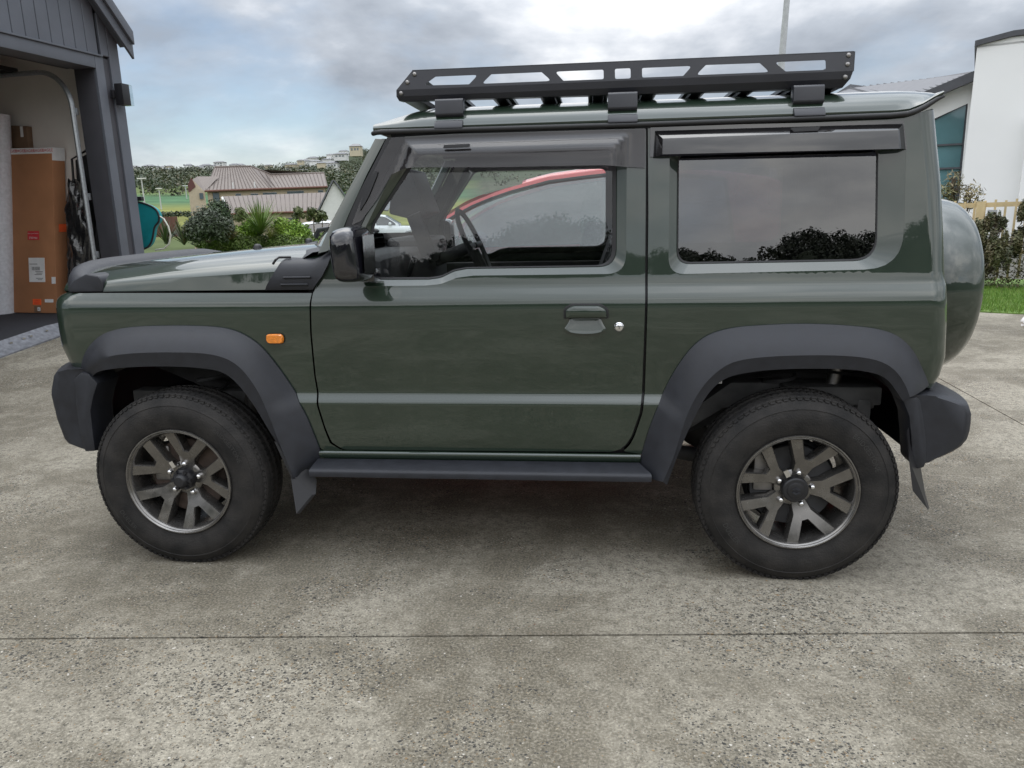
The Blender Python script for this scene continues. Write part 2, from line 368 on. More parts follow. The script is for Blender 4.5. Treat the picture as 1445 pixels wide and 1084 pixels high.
def sheet(name, poly, mat, zf, step, flange=0.04, wob=0.0):
    P = resample(poly, max(8, int(sum(np.linalg.norm(np.subtract(poly[i], poly[i - 1])) for i in range(len(poly))) / step)), True)
    nb = len(P); x0, y0 = P.min(0); x1, y1 = P.max(0)
    gx, gy = np.meshgrid(np.arange(x0 + step / 2, x1, step), np.arange(y0 + step / 2, y1, step)); gx = gx.ravel(); gy = gy.ravel()
    k = inside(P, gx, gy); A = np.vstack([P, np.c_[gx[k], gy[k]]])
    v, e, f, *_ = delaunay_2d_cdt([Vector(q) for q in A], [(i, (i + 1) % nb) for i in range(nb)], [], 0, 1e-6)
    V = np.array([(q.x, q.y) for q in v]); F = np.array([t for t in f if len(t) == 3]); c = V[F].mean(1); F = F[inside(P, c[:, 0], c[:, 1])]
    m = MB(); m.add(np.c_[V, zf(V[:, 0], V[:, 1])], F)
    if flange:
        z = zf(P[:, 0], P[:, 1]); m.add(np.vstack([np.c_[P, z], np.c_[P, z - flange]]), [(i, (i + 1) % nb, nb + (i + 1) % nb, nb + i) for i in range(nb)])
    return m.build(name, mat, None, 30, merge=False, recalc=False)
AL = lambda s, o=0.0: (1.27 + 0.9968 * s - 0.0798 * o, -1.217 + 0.0798 * s + 0.9968 * o)
JG = 0.0045
s1 = sheet('driveway', [AL(-9, -JG), AL(15, -JG), (16, -14), (-8, -14)], 'concrete', ground_z, 0.5)
s2 = sheet('driveway', [AL(-9, JG), AL(2.715, JG), (4.36 - JG, 7.0), (-1, 9.95), (-9, 10.0)], 'concrete', ground_z, 0.3)
s3 = sheet('driveway', [AL(2.715 + 2 * JG, JG), AL(15, JG), (16, 0.57), (6.13, 6.02), (4.36 + JG, 7.0)], 'concrete', ground_z, 0.5)
for s_ in (s1, s2, s3): struct(s_)
# pebbles left proud of the worn concrete
def pebbles():
    g = np.random.default_rng(3); m = MB(); col = []
    pal = [(0.05, 0.052, 0.055)] * 6 + [(0.09, 0.09, 0.088)] * 5 + [(0.16, 0.15, 0.135)] * 2 + [(0.27, 0.18, 0.09), (0.5, 0.47, 0.42), (0.16, 0.08, 0.05)]
    for i in range(3200):
        x = g.uniform(-1.2, 4.4); y = -2.15 + 2.1 * g.random() ** 1.5
        if g.random() > 0.35 + 0.65 * (0.5 + 0.5 * math.sin(x * 3.1 + 1.7 * math.sin(y * 4)) * math.cos(y * 2.7 + x)): continue
        if abs((y + 1.217) - 0.08 * (x - 1.27)) < 0.012: continue
        r = g.uniform(0.0018, 0.0042); q = g.uniform(0, 6.28); a, b, h = r, r * g.uniform(0.5, 0.9), r * 0.35
        vs = []
        for rr, hh in ((1.0, -0.2), (0.72, 0.75)):
            for k in range(6):
                w = k * math.pi / 3 + g.uniform(-0.2, 0.2); px, py = a * rr * math.cos(w), b * rr * math.sin(w)
                vs.append((x + px * math.cos(q) - py * math.sin(q), y + px * math.sin(q) + py * math.cos(q), h * hh))
        m.add(vs, [(6, 7, 8, 9, 10, 11)] + [(k, (k + 1) % 6, 6 + (k + 1) % 6, 6 + k) for k in range(6)])
        c = pal[int(g.integers(len(pal)))]; col += [(*c, 1)] * 12
    m.col = col; return m.build('pebbles', 'stone', None, 50)
pm('stone', (1, 1, 1), 0.7, var=0.15, vscale=300, attr='Col')
stuff(pebbles())

def skyline(az):   # height of the far hills in metres at 900 m
    return np.interp(az % 360, [0, 20, 60, 110, 160, 200, 250, 300, 325, 328.1, 331.1, 334.1, 338.4, 340.4, 342, 343.4, 350, 360],
                     [58, 50, 34, 34, 38, 38, 34, 36, 40, 43, 45, 45, 50, 55, 60, 64, 62, 58])
def terrain_z(x, y):
    dx, dy = x - 1.55, y + 3.31; r = np.hypot(dx, dy); az = np.degrees(np.arctan2(dx, dy)) % 360
    left = np.clip(1 - np.abs((az - 330 + 180) % 360 - 180) / 40, 0, 1)
    left = sstep(0.0, 0.45, left)
    near = -0.05 + 0.0 * r
    a = np.interp(r, [0, 26, 34, 48, 75, 120, 190, 330, 420], [-0.05, -0.05, -0.45, -1.4, -2.0, -0.6, 3.0, 14.0, 21.0])
    b = np.interp(r, [0, 30, 60, 120, 300, 420], [-0.05, -0.05, 0.2, 1.2, 8.0, 16.0])
    z = a * left + b * (1 - left)
    bk = sstep(70, 35, np.abs((az - 180 + 180) % 360 - 180)); z = z + bk * (sstep(48, 105, r) * 11.8 + sstep(100, 220, r) * 9.0) * (1 + 0.12 * np.sin(az * 0.21) + 0.06 * np.sin(az * 0.7))
    k = sstep(380, 900, r); z = z * (1 - k) + skyline(az) * k
    return z * (r < 950) + (r >= 950) * (skyline(az) - (r - 950) * 0.02)
def terrain():
    R_ = [0, 3, 6, 10, 15, 20, 26, 30, 34, 40, 48, 58, 75, 95, 120, 150, 190, 215, 240, 262, 290, 330, 370, 420, 480, 550, 630, 720, 810, 900, 1100, 1600, 2600]
    A_ = np.arange(0, 360, 2.0); m = MB(); col = []
    V = []; 
    for r in R_:
        for a in A_: V.append((1.55 + r * math.sin(rad(a)), -3.31 + r * math.cos(rad(a))))
    V = np.array(V); z = terrain_z(V[:, 0], V[:, 1]); n = len(A_)
    m.add(np.c_[V, z], [(j * n + i, j * n + (i + 1) % n, (j + 1) * n + (i + 1) % n, (j + 1) * n + i) for j in range(len(R_) - 1) for i in range(n)])
    g = np.random.default_rng(5)
    for j, r in enumerate(R_):
        for a in A_:
            L = 310 < a < 352
            if r < 34 and not L: c = (0.14, 0.137, 0.12)
            elif 105 < a < 255 and r > 45: c = (0.03, 0.038, 0.02)
            elif not L and r < 300: c = (0.085, 0.09, 0.06)
            elif r < 34: c = (0.10, 0.17, 0.035)
            elif r < 100: c = (0.10, 0.13, 0.05)
            elif L and r < 200: c = (0.20, 0.21, 0.06)
            elif L and r < 255: c = (0.075, 0.15, 0.075)
            elif L and r < 300: c = (0.13, 0.17, 0.06)
            else: c = (0.045, 0.06, 0.03)
            q = g.uniform(0.85, 1.15); col.append((c[0] * q, c[1] * q, c[2] * q, 1))
    m.col = col; return m.build('terrain', 'land', None, 179)
pm('land', (1, 1, 1), 0.9, var=0.35, vscale=0.15, attr='Col', spec=0.1)
struct(terrain())

# ------------------------------------------------------------------ garage (its own frame: t along the door line, d into the building, z up)
def G(t, d, z): return (GA[0] + GT[0] * t + GN[0] * d, GA[1] + GT[1] * t + GN[1] * d, z)
GROT = Matrix(((GT[0], GN[0], 0), (GT[1], GN[1], 0), (0, 0, 1)))
def gbox(m, t0, t1, d0, d1, z0, z1):
    P = [G(t, d, z) for z in (z0, z1) for d in (d0, d1) for t in (t0, t1)]
    return m.add(P, [(0, 2, 3, 1), (4, 5, 7, 6), (0, 1, 5, 4), (2, 6, 7, 3), (0, 4, 6, 2), (1, 3, 7, 5)])
pm('grey_cladding', (0.100, 0.110, 0.130), 0.6, var=0.10, vscale=3, bump=0.15, bscale=60)
pm('grey_trim', (0.095, 0.104, 0.122), 0.5, var=0.08)
pm('jamb_grey', (0.05, 0.05, 0.058), 0.6, var=0.1)
pm('plaster', (0.74, 0.70, 0.66), 0.85, var=0.06, vscale=2)
pm('ceiling_white', (0.60, 0.58, 0.55), 0.9)
pm('carpet', (0.022, 0.022, 0.027), 0.95, var=0.6, vscale=120, bump=0.5, bscale=300)
pm('strip_metal', (0.16, 0.165, 0.18), 0.45, 0.3, var=0.3, vscale=25)
pm('galvanised', (0.42, 0.45, 0.47), 0.38, 0.8, var=0.15, vscale=40)
pm('cardboard', (0.37, 0.17, 0.080), 0.8, var=0.10, vscale=4, bump=0.05, bscale=60)
pm('cardboard_dark', (0.17, 0.105, 0.065), 0.85, var=0.12)
pm('black_film', (0.012, 0.012, 0.013), 0.16, coat=0.5, bump=0.9, bscale=22)
pm('bubble_wrap', (0.62, 0.64, 0.68), 0.3, coat=0.3, var=0.12, vscale=30, bump=0.9, bscale=140)
pm('white_foam', (0.70, 0.72, 0.76), 0.6, var=0.06)
pm('roof_dark', (0.06, 0.062, 0.07), 0.5)
gar = thing('garage', 'charcoal timber clad garage standing open with vertical boards above the doorway', 'garage', G(0, 0, 0.1))
m = MB()                                                      # shell: side, back, inner lining
gbox(m, 1.88, 1.955, 0.06, 6.5, 0.0, 3.10); gbox(m, -4.3, -4.2, 0.06, 6.5, 0.0, 3.10); gbox(m, -4.2, 1.88, 6.4, 6.5, 0.0, 3.10); 
m.build('wall', 'grey_cladding', gar, 30)
m = MB(); gbox(m, 1.84, 1.878, 0.30, 6.38, 0.2, 3.0); gbox(m, -4.19, 1.838, 6.33, 6.38, 0.2, 3.0); gbox(m, -4.19, -4.15, 0.3, 6.33, 0.2, 3.0); m.build('lining', 'plaster', gar, 30)
m = MB(); gbox(m, -4.19, 1.84, 0.28, 6.33, 3.0, 3.05); m.build('ceiling', 'ceiling_white', gar, 30)
m = MB()
tt = np.linspace(-4.2, 1.84, 24)
vs = [G(t, d, 0.289 - max(0.0, 0.74 - t) * 0.088) for d in (0.15, 6.3) for t in tt]
m.add(vs, [(i, i + 1, 24 + i + 1, 24 + i) for i in range(23)]); m.build('floor_carpet', 'carpet', gar, 30)
# front: header, jamb boards, cladding boards above and beside
m = MB(); gbox(m, -3.6, 1.60, -0.012, 0.25, 2.787, 2.905); m.build('door_header', 'grey_trim', gar, 30, bevel=0.003)
m = MB(); gbox(m, -3.6, 1.70, -0.03, 0.0, 2.906, 2.924); m.build('header_flashing', 'grey_trim', gar, 30, bevel=0.002)
m = MB(); gbox(m, 1.603, 1.712, -0.012, 0.02, 0.2, 2.905); m.build('jamb_board', 'grey_trim', gar, 30, bevel=0.003)
m = MB(); gbox(m, 1.603, 1.84, 0.021, 0.26, 0.2, 2.905); m.build('door_jamb', 'jamb_grey', gar, 30, bevel=0.004)
m = MB(); gbox(m, -4.2, -3.6, -0.012, 0.26, 0.05, 2.905); m.build('door_jamb', 'jamb_grey', gar, 30, bevel=0.004)
def roof_z(t): return 3.20 - (t - 1.96) * 1.02 if t > -1.15 else 3.20 + 3.11 * 1.02 + (t + 1.15) * 1.02
bw = 0.142
t = 1.957; k = 0
while t > -4.25:
    t0 = t - bw + 0.007
    zlo = 0.15 if t0 > 1.70 else (2.926 if t0 > -3.7 else 0.1)
    if t0 < 1.713 < t: t0 = 1.715
    z0, z1 = roof_z(t0) - 0.122, roof_z(t) - 0.122
    vs = [G(t0, 0.0, zlo), G(t, 0.0, zlo), G(t, 0.0, z1), G(t0, 0.0, z0), G(t0, 0.035, zlo), G(t, 0.035, zlo), G(t, 0.035, z1), G(t0, 0.035, z0)]
    m = MB(); m.add(vs, [(0, 1, 2, 3), (7, 6, 5, 4), (0, 4, 5, 1), (1, 5, 6, 2), (2, 6, 7, 3), (3, 7, 4, 0)])
    m.build('cladding_board', 'grey_cladding', gar, 30, bevel=0.004, bseg=1); t -= bw; k += 1
m = MB(); gbox(m, -4.25, 1.95, 0.036, 0.058, 2.906, 3.12)
m.add([G(-4.25, 0.036, 3.12), G(1.95, 0.036, 3.12), G(-1.15, 0.036, 6.3), G(-4.25, 0.058, 3.12), G(1.95, 0.058, 3.12), G(-1.15, 0.058, 6.3)], [(0, 1, 2), (5, 4, 3), (0, 3, 4, 1), (1, 4, 5, 2), (2, 5, 3, 0)])
gbox(m, 1.72, 1.95, 0.036, 0.058, 0.1, 2.904); m.build('wall_backing', 'dark_trim', gar, 30)
# barge boards and roof
def slope(m, d0, d1, off0, off1, te=2.02):
    for sgn in (1, -1):
        T = lambda t: t if sgn > 0 else -2.30 - t
        za = lambda t, o: 3.20 - (t - 1.96) * 1.02 + o
        P = [G(T(t), d, za(t, o)) for d in (d0, d1) for t, o in ((te, off0), (te, off1), (-1.15, off1), (-1.15, off0))]
        m.add(P, [(0, 1, 2, 3), (7, 6, 5, 4), (0, 4, 5, 1), (1, 5, 6, 2), (2, 6, 7, 3), (3, 7, 4, 0)])
    return m
slope(MB(), -0.15, -0.12, -0.225, -0.075, 2.005).build('barge_board', 'grey_trim', gar, 30, bevel=0.004)
slope(MB(), -0.185, -0.151, -0.10, 0.03, 1.995).build('barge_capping', 'grey_trim', gar, 30, bevel=0.006)
slope(MB(), -0.118, 6.7, -0.07, 0.02, 2.0).build('roof', 'roof_dark', gar, 30)
slope(MB(), -0.119, 0.0, -0.12, -0.072, 1.99).build('soffit', 'grey_trim', gar, 30)
# threshold strip
m = MB()
tl = np.linspace(-3.6, 1.6, 40); L = []
for d, dz in ((0.0, -0.10), (0.0, 0.012), (0.02, 0.022), (0.06, 0.050), (0.062, 0.044), (0.135, 0.094), (0.15, 0.108), (0.17, 0.10), (0.17, -0.1)):
    L.append([G(t, d, float(np.clip(0.12 + 0.121 * t, -0.3, 0.19 + 0.02 * t)) + dz) for t in tl])
m.loft(L, False); m.build('threshold_strip', 'strip_metal', gar, 25)
m = MB()
for t in (0.20, 0.34, 0.42, 0.60):
    m = MB(); gbox(m, t, t + 0.03, 0.088, 0.105, 0.12 + 0.121 * t + 0.070, 0.12 + 0.121 * t + 0.084); m.build('strip_screw', 'chrome', gar, 30)
# door track: vertical channel then a curve back along the ceiling
p = [G(1.555, 0.30, z) for z in np.linspace(0.3, 2.42, 6)] + [G(1.555, 0.30 + 0.36 * (1 - math.cos(q)), 2.42 + 0.36 * math.sin(q)) for q in np.linspace(0.15, math.pi / 2, 8)] + [G(1.555, d, 2.78) for d in (1.2, 2.4, 3.6)]
m = MB(); m.tube(p, 0.026, 8); m.build('door_track', 'galvanised', gar, 40)
m = MB()
for z in (0.9, 1.5, 2.35):
    m = MB(); gbox(m, 1.575, 1.60, 0.27, 0.33, z, z + 0.07); m.build('track_bracket', 'galvanised', gar, 30, bevel=0.004)
m = MB(); gbox(m, -3.6, 1.62, 0.27, 0.36, 2.80, 2.90); gbox(m, -3.5, 1.6, 0.95, 3.4, 2.80, 2.845); m.build('raised_door', 'dark_trim', gar, 30, bevel=0.01)
# wall light on the corner
wl = thing('wall_light', 'black box wall light with clear side panel on the garage corner', 'wall light', G(1.90, -0.05, 2.57))
m = MB(); gbox(m, 1.790, 1.895, -0.13, -0.035, 2.455, 2.665); m.build('lamp_body', 'dark_trim', wl, 30, bevel=0.004)
m = MB(); gbox(m, 1.897, 1.940, -0.128, -0.037, 2.458, 2.662); m.build('lamp_lens', 'window_glass', wl, 30)
m = MB(); gbox(m, 1.765, 1.80, -0.034, -0.001, 2.52, 2.60); m.build('mounting_plate', 'dark_trim', wl, 30, bevel=0.004)
# ---- things inside the garage, leaning on the side wall (t ~ 1.6 to 1.84)
def lean_box(name, label, d0, d1, z0, z1, tb, tt_, th, mat, cat='box'):
    """box with its foot at t=tb and its head at t=tt_"""
    r = thing(name, label, cat, G(tb, (d0 + d1) / 2, z0)); q = (d1[1] if False else 0)
    return r
def quadbox(m, c00, c10, c11, c01, th):
    """four front corners (d,z,t) and a thickness towards +t"""
    P = [G(t, d, z) for d, z, t in (c00, c10, c11, c01)] + [G(t + th, d, z) for d, z, t in (c00, c10, c11, c01)]
    return m.add(P, [(0, 1, 2, 3), (7, 6, 5, 4), (0, 4, 5, 1), (1, 5, 6, 2), (2, 6, 7, 3), (3, 7, 4, 0)])
TB, TT = 1.58, 1.64
BC = dict(bl=(1.53, 0.295, TB), br=(0.935, 0.295, TB), tr=(0.72, 2.055, TT), tl=(1.31, 2.065, TT))
def bface(u, v, off=0.004):                                    # point on the front of the tall box: u 0..1 left to right, v 0..1 up
    a = [BC['bl'][i] + (BC['br'][i] - BC['bl'][i]) * u for i in range(3)]; b = [BC['tl'][i] + (BC['tr'][i] - BC['tl'][i]) * u for i in range(3)]
    c = [a[i] + (b[i] - a[i]) * v for i in range(3)]; return G(c[2] - off, c[0], c[1])
cb = thing('cardboard_box', 'tall brown cardboard carton with labels leaning on the garage side wall', 'box', G(1.7, 1.2, 0.29))
quadbox(MB(), BC['bl'], BC['br'], BC['tr'], BC['tl'], 0.17).build('carton', 'cardboard', cb, 30, bevel=0.006)
def bquad(name, u0, u1, v0, v1, mat, off=0.003, parent=cb, tilt=0.0):
    m = MB(); P = [bface(u0, v0 + tilt, off), bface(u1, v0, off), bface(u1, v1, off), bface(u0, v1 + tilt, off)]; Q = [bface(u0, v0 + tilt, -0.001), bface(u1, v0, -0.001), bface(u1, v1, -0.001), bface(u0, v1 + tilt, -0.001)]
    m.add(P + Q, [(0, 1, 2, 3), (0, 4, 5, 1), (1, 5, 6, 2), (2, 6, 7, 3), (3, 7, 4, 0)]); return m.build(name, mat, parent, 0)
def btext(s, u, v, size, mat, flip=False, off=0.0045, parent=cb, name='lettering'):
    sx = -1 if flip else 1
    return text_mb(s, size, lambda x, y, d: bface(u + sx * x / 0.60, v + sx * y / 1.77, off + d)).build(name, mat, parent, 0)
st = bquad('fragile_sticker', 0.40, 0.66, 0.455, 0.508, 'red_print')
btext('FRAGILE', 0.53, 0.468, 0.030, 'white_print', True, parent=st); btext('HANDLE WITH CARE', 0.53, 0.494, 0.015, 'white_print', True, parent=st)
dl = bquad('delivery_label', 0.40, 0.76, 0.195, 0.345, 'white_print')
m = MB()
for k_, (a_, w_) in enumerate([(0.47, .004), (.485, .008), (.50, .003), (.51, .010), (.53, .004), (.545, .007), (.56, .003), (.57, .009), (.59, .004), (.60, .006), (.615, .010), (.635, .004), (.645, .007)]):
    m.add([bface(a_, .268, .0045), bface(a_ + w_, .268, .0045), bface(a_ + w_, .290, .0045), bface(a_, .290, .0045)], [(0, 1, 2, 3)])
for a_, b_, v_ in ((.55, .72, .258), (.57, .71, .249), (.53, .70, .240), (.56, .72, .217), (.42, .60, .305), (.60, .70, .208)):
    m.add([bface(a_, v_, .0045), bface(b_, v_, .0045), bface(b_, v_ + .003, .0045), bface(a_, v_ + .003, .0045)], [(0, 1, 2, 3)])
m.build('label_print', 'black_print', dl, 0)
bquad('small_label', 0.91, 1.0 - 0.005, 0.185, 0.227, 'white_print')
os_ = bquad('orange_sticker', 0.46, 0.65, 0.052, 0.088, 'orange_print'); btext('CARE', 0.555, 0.078, 0.020, 'red_print', False, parent=os_); btext('HEAVY', 0.555, 0.062, 0.020, 'red_print', False, parent=os_)
wl_ = bquad('white_label', 0.74, 0.93, 0.068, 0.088, 'white_print')
ct = bquad('clear_tape', 0.49, 0.64, 0.004, 0.044, 'cardboard_dark'); 
ds = bquad('dot_sticker', 0.57, 0.63, 0.014, 0.036, 'white_print', 0.0055, ct); bquad('dot', 0.59, 0.61, 0.021, 0.029, 'black_print', 0.007, ct)
tp = bquad('fragile_tape', 0.0, 1.0, 0.965, 0.999, 'white_print', 0.003)
for u in np.arange(0.10, 1.0, 0.20): btext('FRAGILE', u, 0.983, 0.044, 'red_print', False, parent=tp)
m = MB()                                                       # tape over the edge onto the narrow side, and the lid strip
def bside(w, v, off=0.003):                                    # narrow right side: w 0..1 towards the wall
    a = [BC['br'][i] + (BC['tr'][i] - BC['br'][i]) * v for i in range(3)]; return G(a[2] + 0.17 * w, a[0] - off, a[1])
m.add([bside(0, .925), bside(1, .925), bside(1, 1.0), bside(0, 1.0)], [(0, 1, 2, 3)]); m.build('side_tape', 'white_print', cb, 0)
m = MB(); m.add([bside(.35, .50), bside(.95, .50), bside(.95, .548), bside(.35, .548)], [(0, 1, 2, 3)]); m.build('orange_sticker', 'orange_print', cb, 0)
m = MB(); m.add([bside(.0, .55), bside(1, .55), bside(1, .585), bside(0, .585)], [(0, 1, 2, 3)]); m.build('clear_tape', 'cardboard', cb, 0)
b2 = thing('cardboard_box', 'small plain brown carton behind the top of the tall carton', 'box', G(1.75, 1.25, 0.29))
quadbox(MB(), (1.62, 0.29, 1.765), (1.33, 0.29, 1.765), (1.13, 2.30, 1.765), (1.42, 2.32, 1.765), 0.07).build('carton', 'cardboard_dark', b2, 30, bevel=0.006)
quadbox(MB(), (1.225, 2.19, 1.761), (1.19, 2.19, 1.761), (1.18, 2.30, 1.761), (1.215, 2.30, 1.761), 0.004).build('tape', 'white_print', b2, 0)
bw_ = thing('bubble_wrap_roll', 'tall translucent white bubble wrapped bundle beside the tall carton', 'roll', G(1.55, 1.68, 0.28))
m = MB(); m.tube([G(1.56, 1.665, 0.27), G(1.57, 1.52, 1.1), G(1.59, 1.39, 1.9), G(1.60, 1.30, 2.42)], [0.135, 0.13, 0.125, 0.11], 16); m.build('wrapped_roll', 'bubble_wrap', bw_, 60)
wf = thing('foam_board', 'thin white foam board squeezed beside the brown carton', 'board', G(1.62, 1.6, 0.28))
quadbox(MB(), (1.62, 0.285, 1.60), (1.535, 0.285, 1.60), (1.37, 1.75, 1.66), (1.42, 1.75, 1.66), 0.06).build('board', 'white_foam', wf, 30, bevel=0.008)
# black plastic wrapped bundle between the carton and the jamb
bf = thing('plastic_wrapped_bundle', 'crumpled black plastic film wrapped around a bundle beside the garage jamb', 'bundle', G(1.7, 0.55, 0.3))
g_ = np.random.default_rng(12)
m = MB(); loops = []
for j, z in enumerate(np.linspace(0.30, 1.70, 60)):
    cxm = 0.64 - 0.12 * (z - 0.3); wd = 0.15 * (1 - 0.45 * max(0, (z - 1.2) / 0.52)); L = []
    for k in range(64):
        q = 2 * math.pi * k / 64
        w = 1 + 0.13 * math.sin(q * 5 + z * 6 + 1.2 * math.sin(z * 5)) + 0.09 * abs(math.sin(q * 7 - z * 11 + 2 * math.sin(q * 2))) + 0.06 * math.sin(z * 23 + q * 3) + g_.uniform(-.015, .015)
        L.append(G(1.68 + 0.11 * math.cos(q) * w, cxm + wd * math.sin(q) * w, z + 0.03 * math.sin(q * 4 + z * 9)))
    loops.append(L)
m.loft(loops, True, True); m.build('black_wrap', 'black_film', bf, 70)
fs = thing('folded_frame', 'dark folded frame standing behind the black plastic bundle', 'frame', G(1.72, 0.42, 0.3))
quadbox(MB(), (0.66, 0.3, 1.70), (0.40, 0.3, 1.70), (0.30, 2.0, 1.72), (0.52, 1.92, 1.72), 0.05).build('panel', 'interior_dark', fs, 30, bevel=0.006)
m = MB(); m.tube([G(1.68, 0.67, 0.35), G(1.69, 0.53, 1.93), G(1.69, 0.28, 2.03)], 0.012, 8); m.build('edge_tube', 'dark_trim', fs, 40)
m = MB(); m.tube([G(1.67, 0.32, 2.0), G(1.67, 0.22, 2.06), G(1.67, 0.2, 1.98)], 0.018, 8); m.build('hook', 'dark_trim', fs, 40)
# hose reel on the far side wall of the garage
pm('teal', (0.0, 0.22, 0.24), 0.55, var=0.12, vscale=8, bump=0.1)
pm('hose_white', (0.55, 0.56, 0.48), 0.45)
hr = thing('hose_reel', 'teal hose reel cover with dark edging on the garage side wall', 'hose reel', (-3.70, 5.2, 1.0))
def HP(x, z, y): return (x, y, z)
hp = smooth_curve([(-3.86, 1.50), (-3.70, 1.485), (-3.56, 1.43), (-3.505, 1.37), (-3.50, 1.26), (-3.575, 1.21), (-3.60, 1.12), (-3.63, 1.03), (-3.70, 0.95), (-3.86, 0.93)], 30)
m = MB(); m.prism([tuple(q) for q in hp], lambda p, d: (p[0], d, p[1]), 5.18, 5.27); m.build('cover', 'teal', hr, 40, bevel=0.02)
m = MB(); m.tube([(q[0] + 0.004, 5.18, q[1]) for q in hp[1:]], 0.011, 8); m.build('edging', 'dark_trim', hr, 50)
m = MB(); m.box((-3.72, 5.2, 1.525), (0.07, 0.06, 0.05)); m.build('bracket', 'dark_trim', hr, 30, bevel=0.008)
m = MB(); m.tube([(-3.52, 5.20, 1.33), (-3.45, 5.19, 1.29), (-3.405, 5.19, 1.20), (-3.39, 5.19, 1.10), (-3.42, 5.19, 1.00), (-3.50, 5.2, 0.945), (-3.62, 5.22, 0.93)], 0.010, 8); m.build('hose', 'hose_white', hr, 50)

# ------------------------------------------------------------------ houses beyond the garage
pm('brown_roof', (0.115, 0.090, 0.076), 0.5, var=0.08, vscale=1.5)
pm('beige_wall', (0.42, 0.35, 0.255), 0.85, var=0.06)
pm('pale_wall', (0.62, 0.62, 0.60), 0.85, var=0.05)
pm('cream_wall', (0.50, 0.44, 0.32), 0.85, var=0.05)
pm('white_wall', (0.80, 0.80, 0.79), 0.8, var=0.02, vscale=1.0)
pm('grey_roof', (0.115, 0.118, 0.13), 0.55, var=0.1)
pm('silver_roof', (0.14, 0.14, 0.15), 0.45, var=0.06)
pm('house_glass', (0.10, 0.125, 0.14), 0.08, coat=0.5)
pm('teal_glass', (0.10, 0.20, 0.22), 0.07, coat=1.0, var=0.25, vscale=0.7)
pm('brick_brown', (0.13, 0.06, 0.045), 0.9)
pm('maroon', (0.10, 0.035, 0.03), 0.7)
pm('white_metal', (0.62, 0.62, 0.60), 0.5)
pm('pole_grey', (0.42, 0.43, 0.43), 0.5)
pm('fence_yellow', (0.60, 0.47, 0.26), 0.7, var=0.15, vscale=8)
def V3(*a): return np.array(a, float)
def slab(m, P, th):
    P = [np.array(p, float) for p in P]; n = np.cross(P[1] - P[0], P[2] - P[0]); n = n / np.linalg.norm(n) * th; k = len(P)
    m.add(P + [p + n for p in P], [tuple(range(k)), tuple(range(k, 2 * k))[::-1]] + [(i, (i + 1) % k, k + (i + 1) % k, k + i) for i in range(k)]); return m
def ribs(m, e0, e1, r0, r1, n, w=0.05):
    """standing seams from an eave (e0-e1) up to a ridge (r0-r1)"""
    e0, e1, r0, r1 = map(lambda p: np.array(p, float), (e0, e1, r0, r1)); nn = np.cross(e1 - e0, r0 - e0); nn /= np.linalg.norm(nn)
    if nn[2] < 0: nn = -nn
    s = (e1 - e0) / np.linalg.norm(e1 - e0)
    for k in range(n + 1):
        t = k / n; a = e0 + (e1 - e0) * t; b = r0 + (r1 - r0) * t
        m.add([a - s * w, a + s * w, a + nn * w, b - s * w, b + s * w, b + nn * w], [(0, 1, 2), (5, 4, 3), (0, 2, 5, 3), (1, 4, 5, 2), (0, 3, 4, 1)])
    return m
hs = V3(-0.413, 0.911, 0); hr_ = V3(0.911, 0.413, 0)
hA = thing('house', 'long beige house with a brown ribbed metal roof and two ridges', 'house', (-30.5, 70, -2))
e0, e1 = V3(-35.67, 67.75, 3.67), V3(-25.05, 72.35, 3.94); r = [V3(-36.4, 71.75, 6.14), V3(-33.27, 73.14, 6.2), V3(-31.5, 73.91, 5.38), V3(-26.6, 76.0, 5.5)]
b0, b1 = e0 + hs * 8, e1 + hs * 8
m = MB()
for a, b in ((e0 + hs * .3 + hr_ * .2, e1 + hs * .3 - hr_ * .2),):
    q = [a, b, b + hs * 7.2, a + hs * 7.2]; slab(m, [(p[0], p[1], -2.2) for p in q], 0.0)
    for i in range(4):
        p, s = q[i], q[(i + 1) % 4]; m.add([(p[0], p[1], -2.2), (s[0], s[1], -2.2), (s[0], s[1], s[2] - .02), (p[0], p[1], p[2] - .02)], [(0, 1, 2, 3)])
m.add([e1 + hs * .3 - hr_ * .2, e1 + hs * 7.5 - hr_ * .2, r[3] - hr_ * .2], [(0, 1, 2)]); m.add([e0 + hs * .3 + hr_ * .2, e0 + hs * 7.5 + hr_ * .2, r[0] + hr_ * .2], [(0, 1, 2)])
m.build('wall', 'beige_wall', hA, 0)
m = MB(); x1 = e0 + (e1 - e0) * .52; x2 = e0 + (e1 - e0) * .60
m.add([e0, x1, r[1], r[0]], [(0, 1, 2, 3)]); m.add([x1, x2, r[2], r[1]], [(0, 1, 2, 3)]); m.add([x2, e1, r[3], r[2]], [(0, 1, 2, 3)])
m.add([b0, b1, r[3], r[0]], [(0, 1, 2, 3)]); roofo = m.build('roof', 'brown_roof', hA, 0)
m = MB(); ribs(m, e0, x1, r[0], r[1], 17); ribs(m, x1, x2, r[1], r[2], 3); ribs(m, x2, e1, r[2], r[3], 14); o = m.build('roof_seam', 'brown_roof', roofo, 0); o['kind'] = 'stuff'
m = MB(); m.tube([e0 - hs * .05, x1 - hs * .05, e1 - hs * .05], .10, 6); m.build('gutter', 'brick_brown', hA, 30)
m = MB(); m.tube(r, .10, 6); m.build('ridge_cap', 'brown_roof', hA, 30)
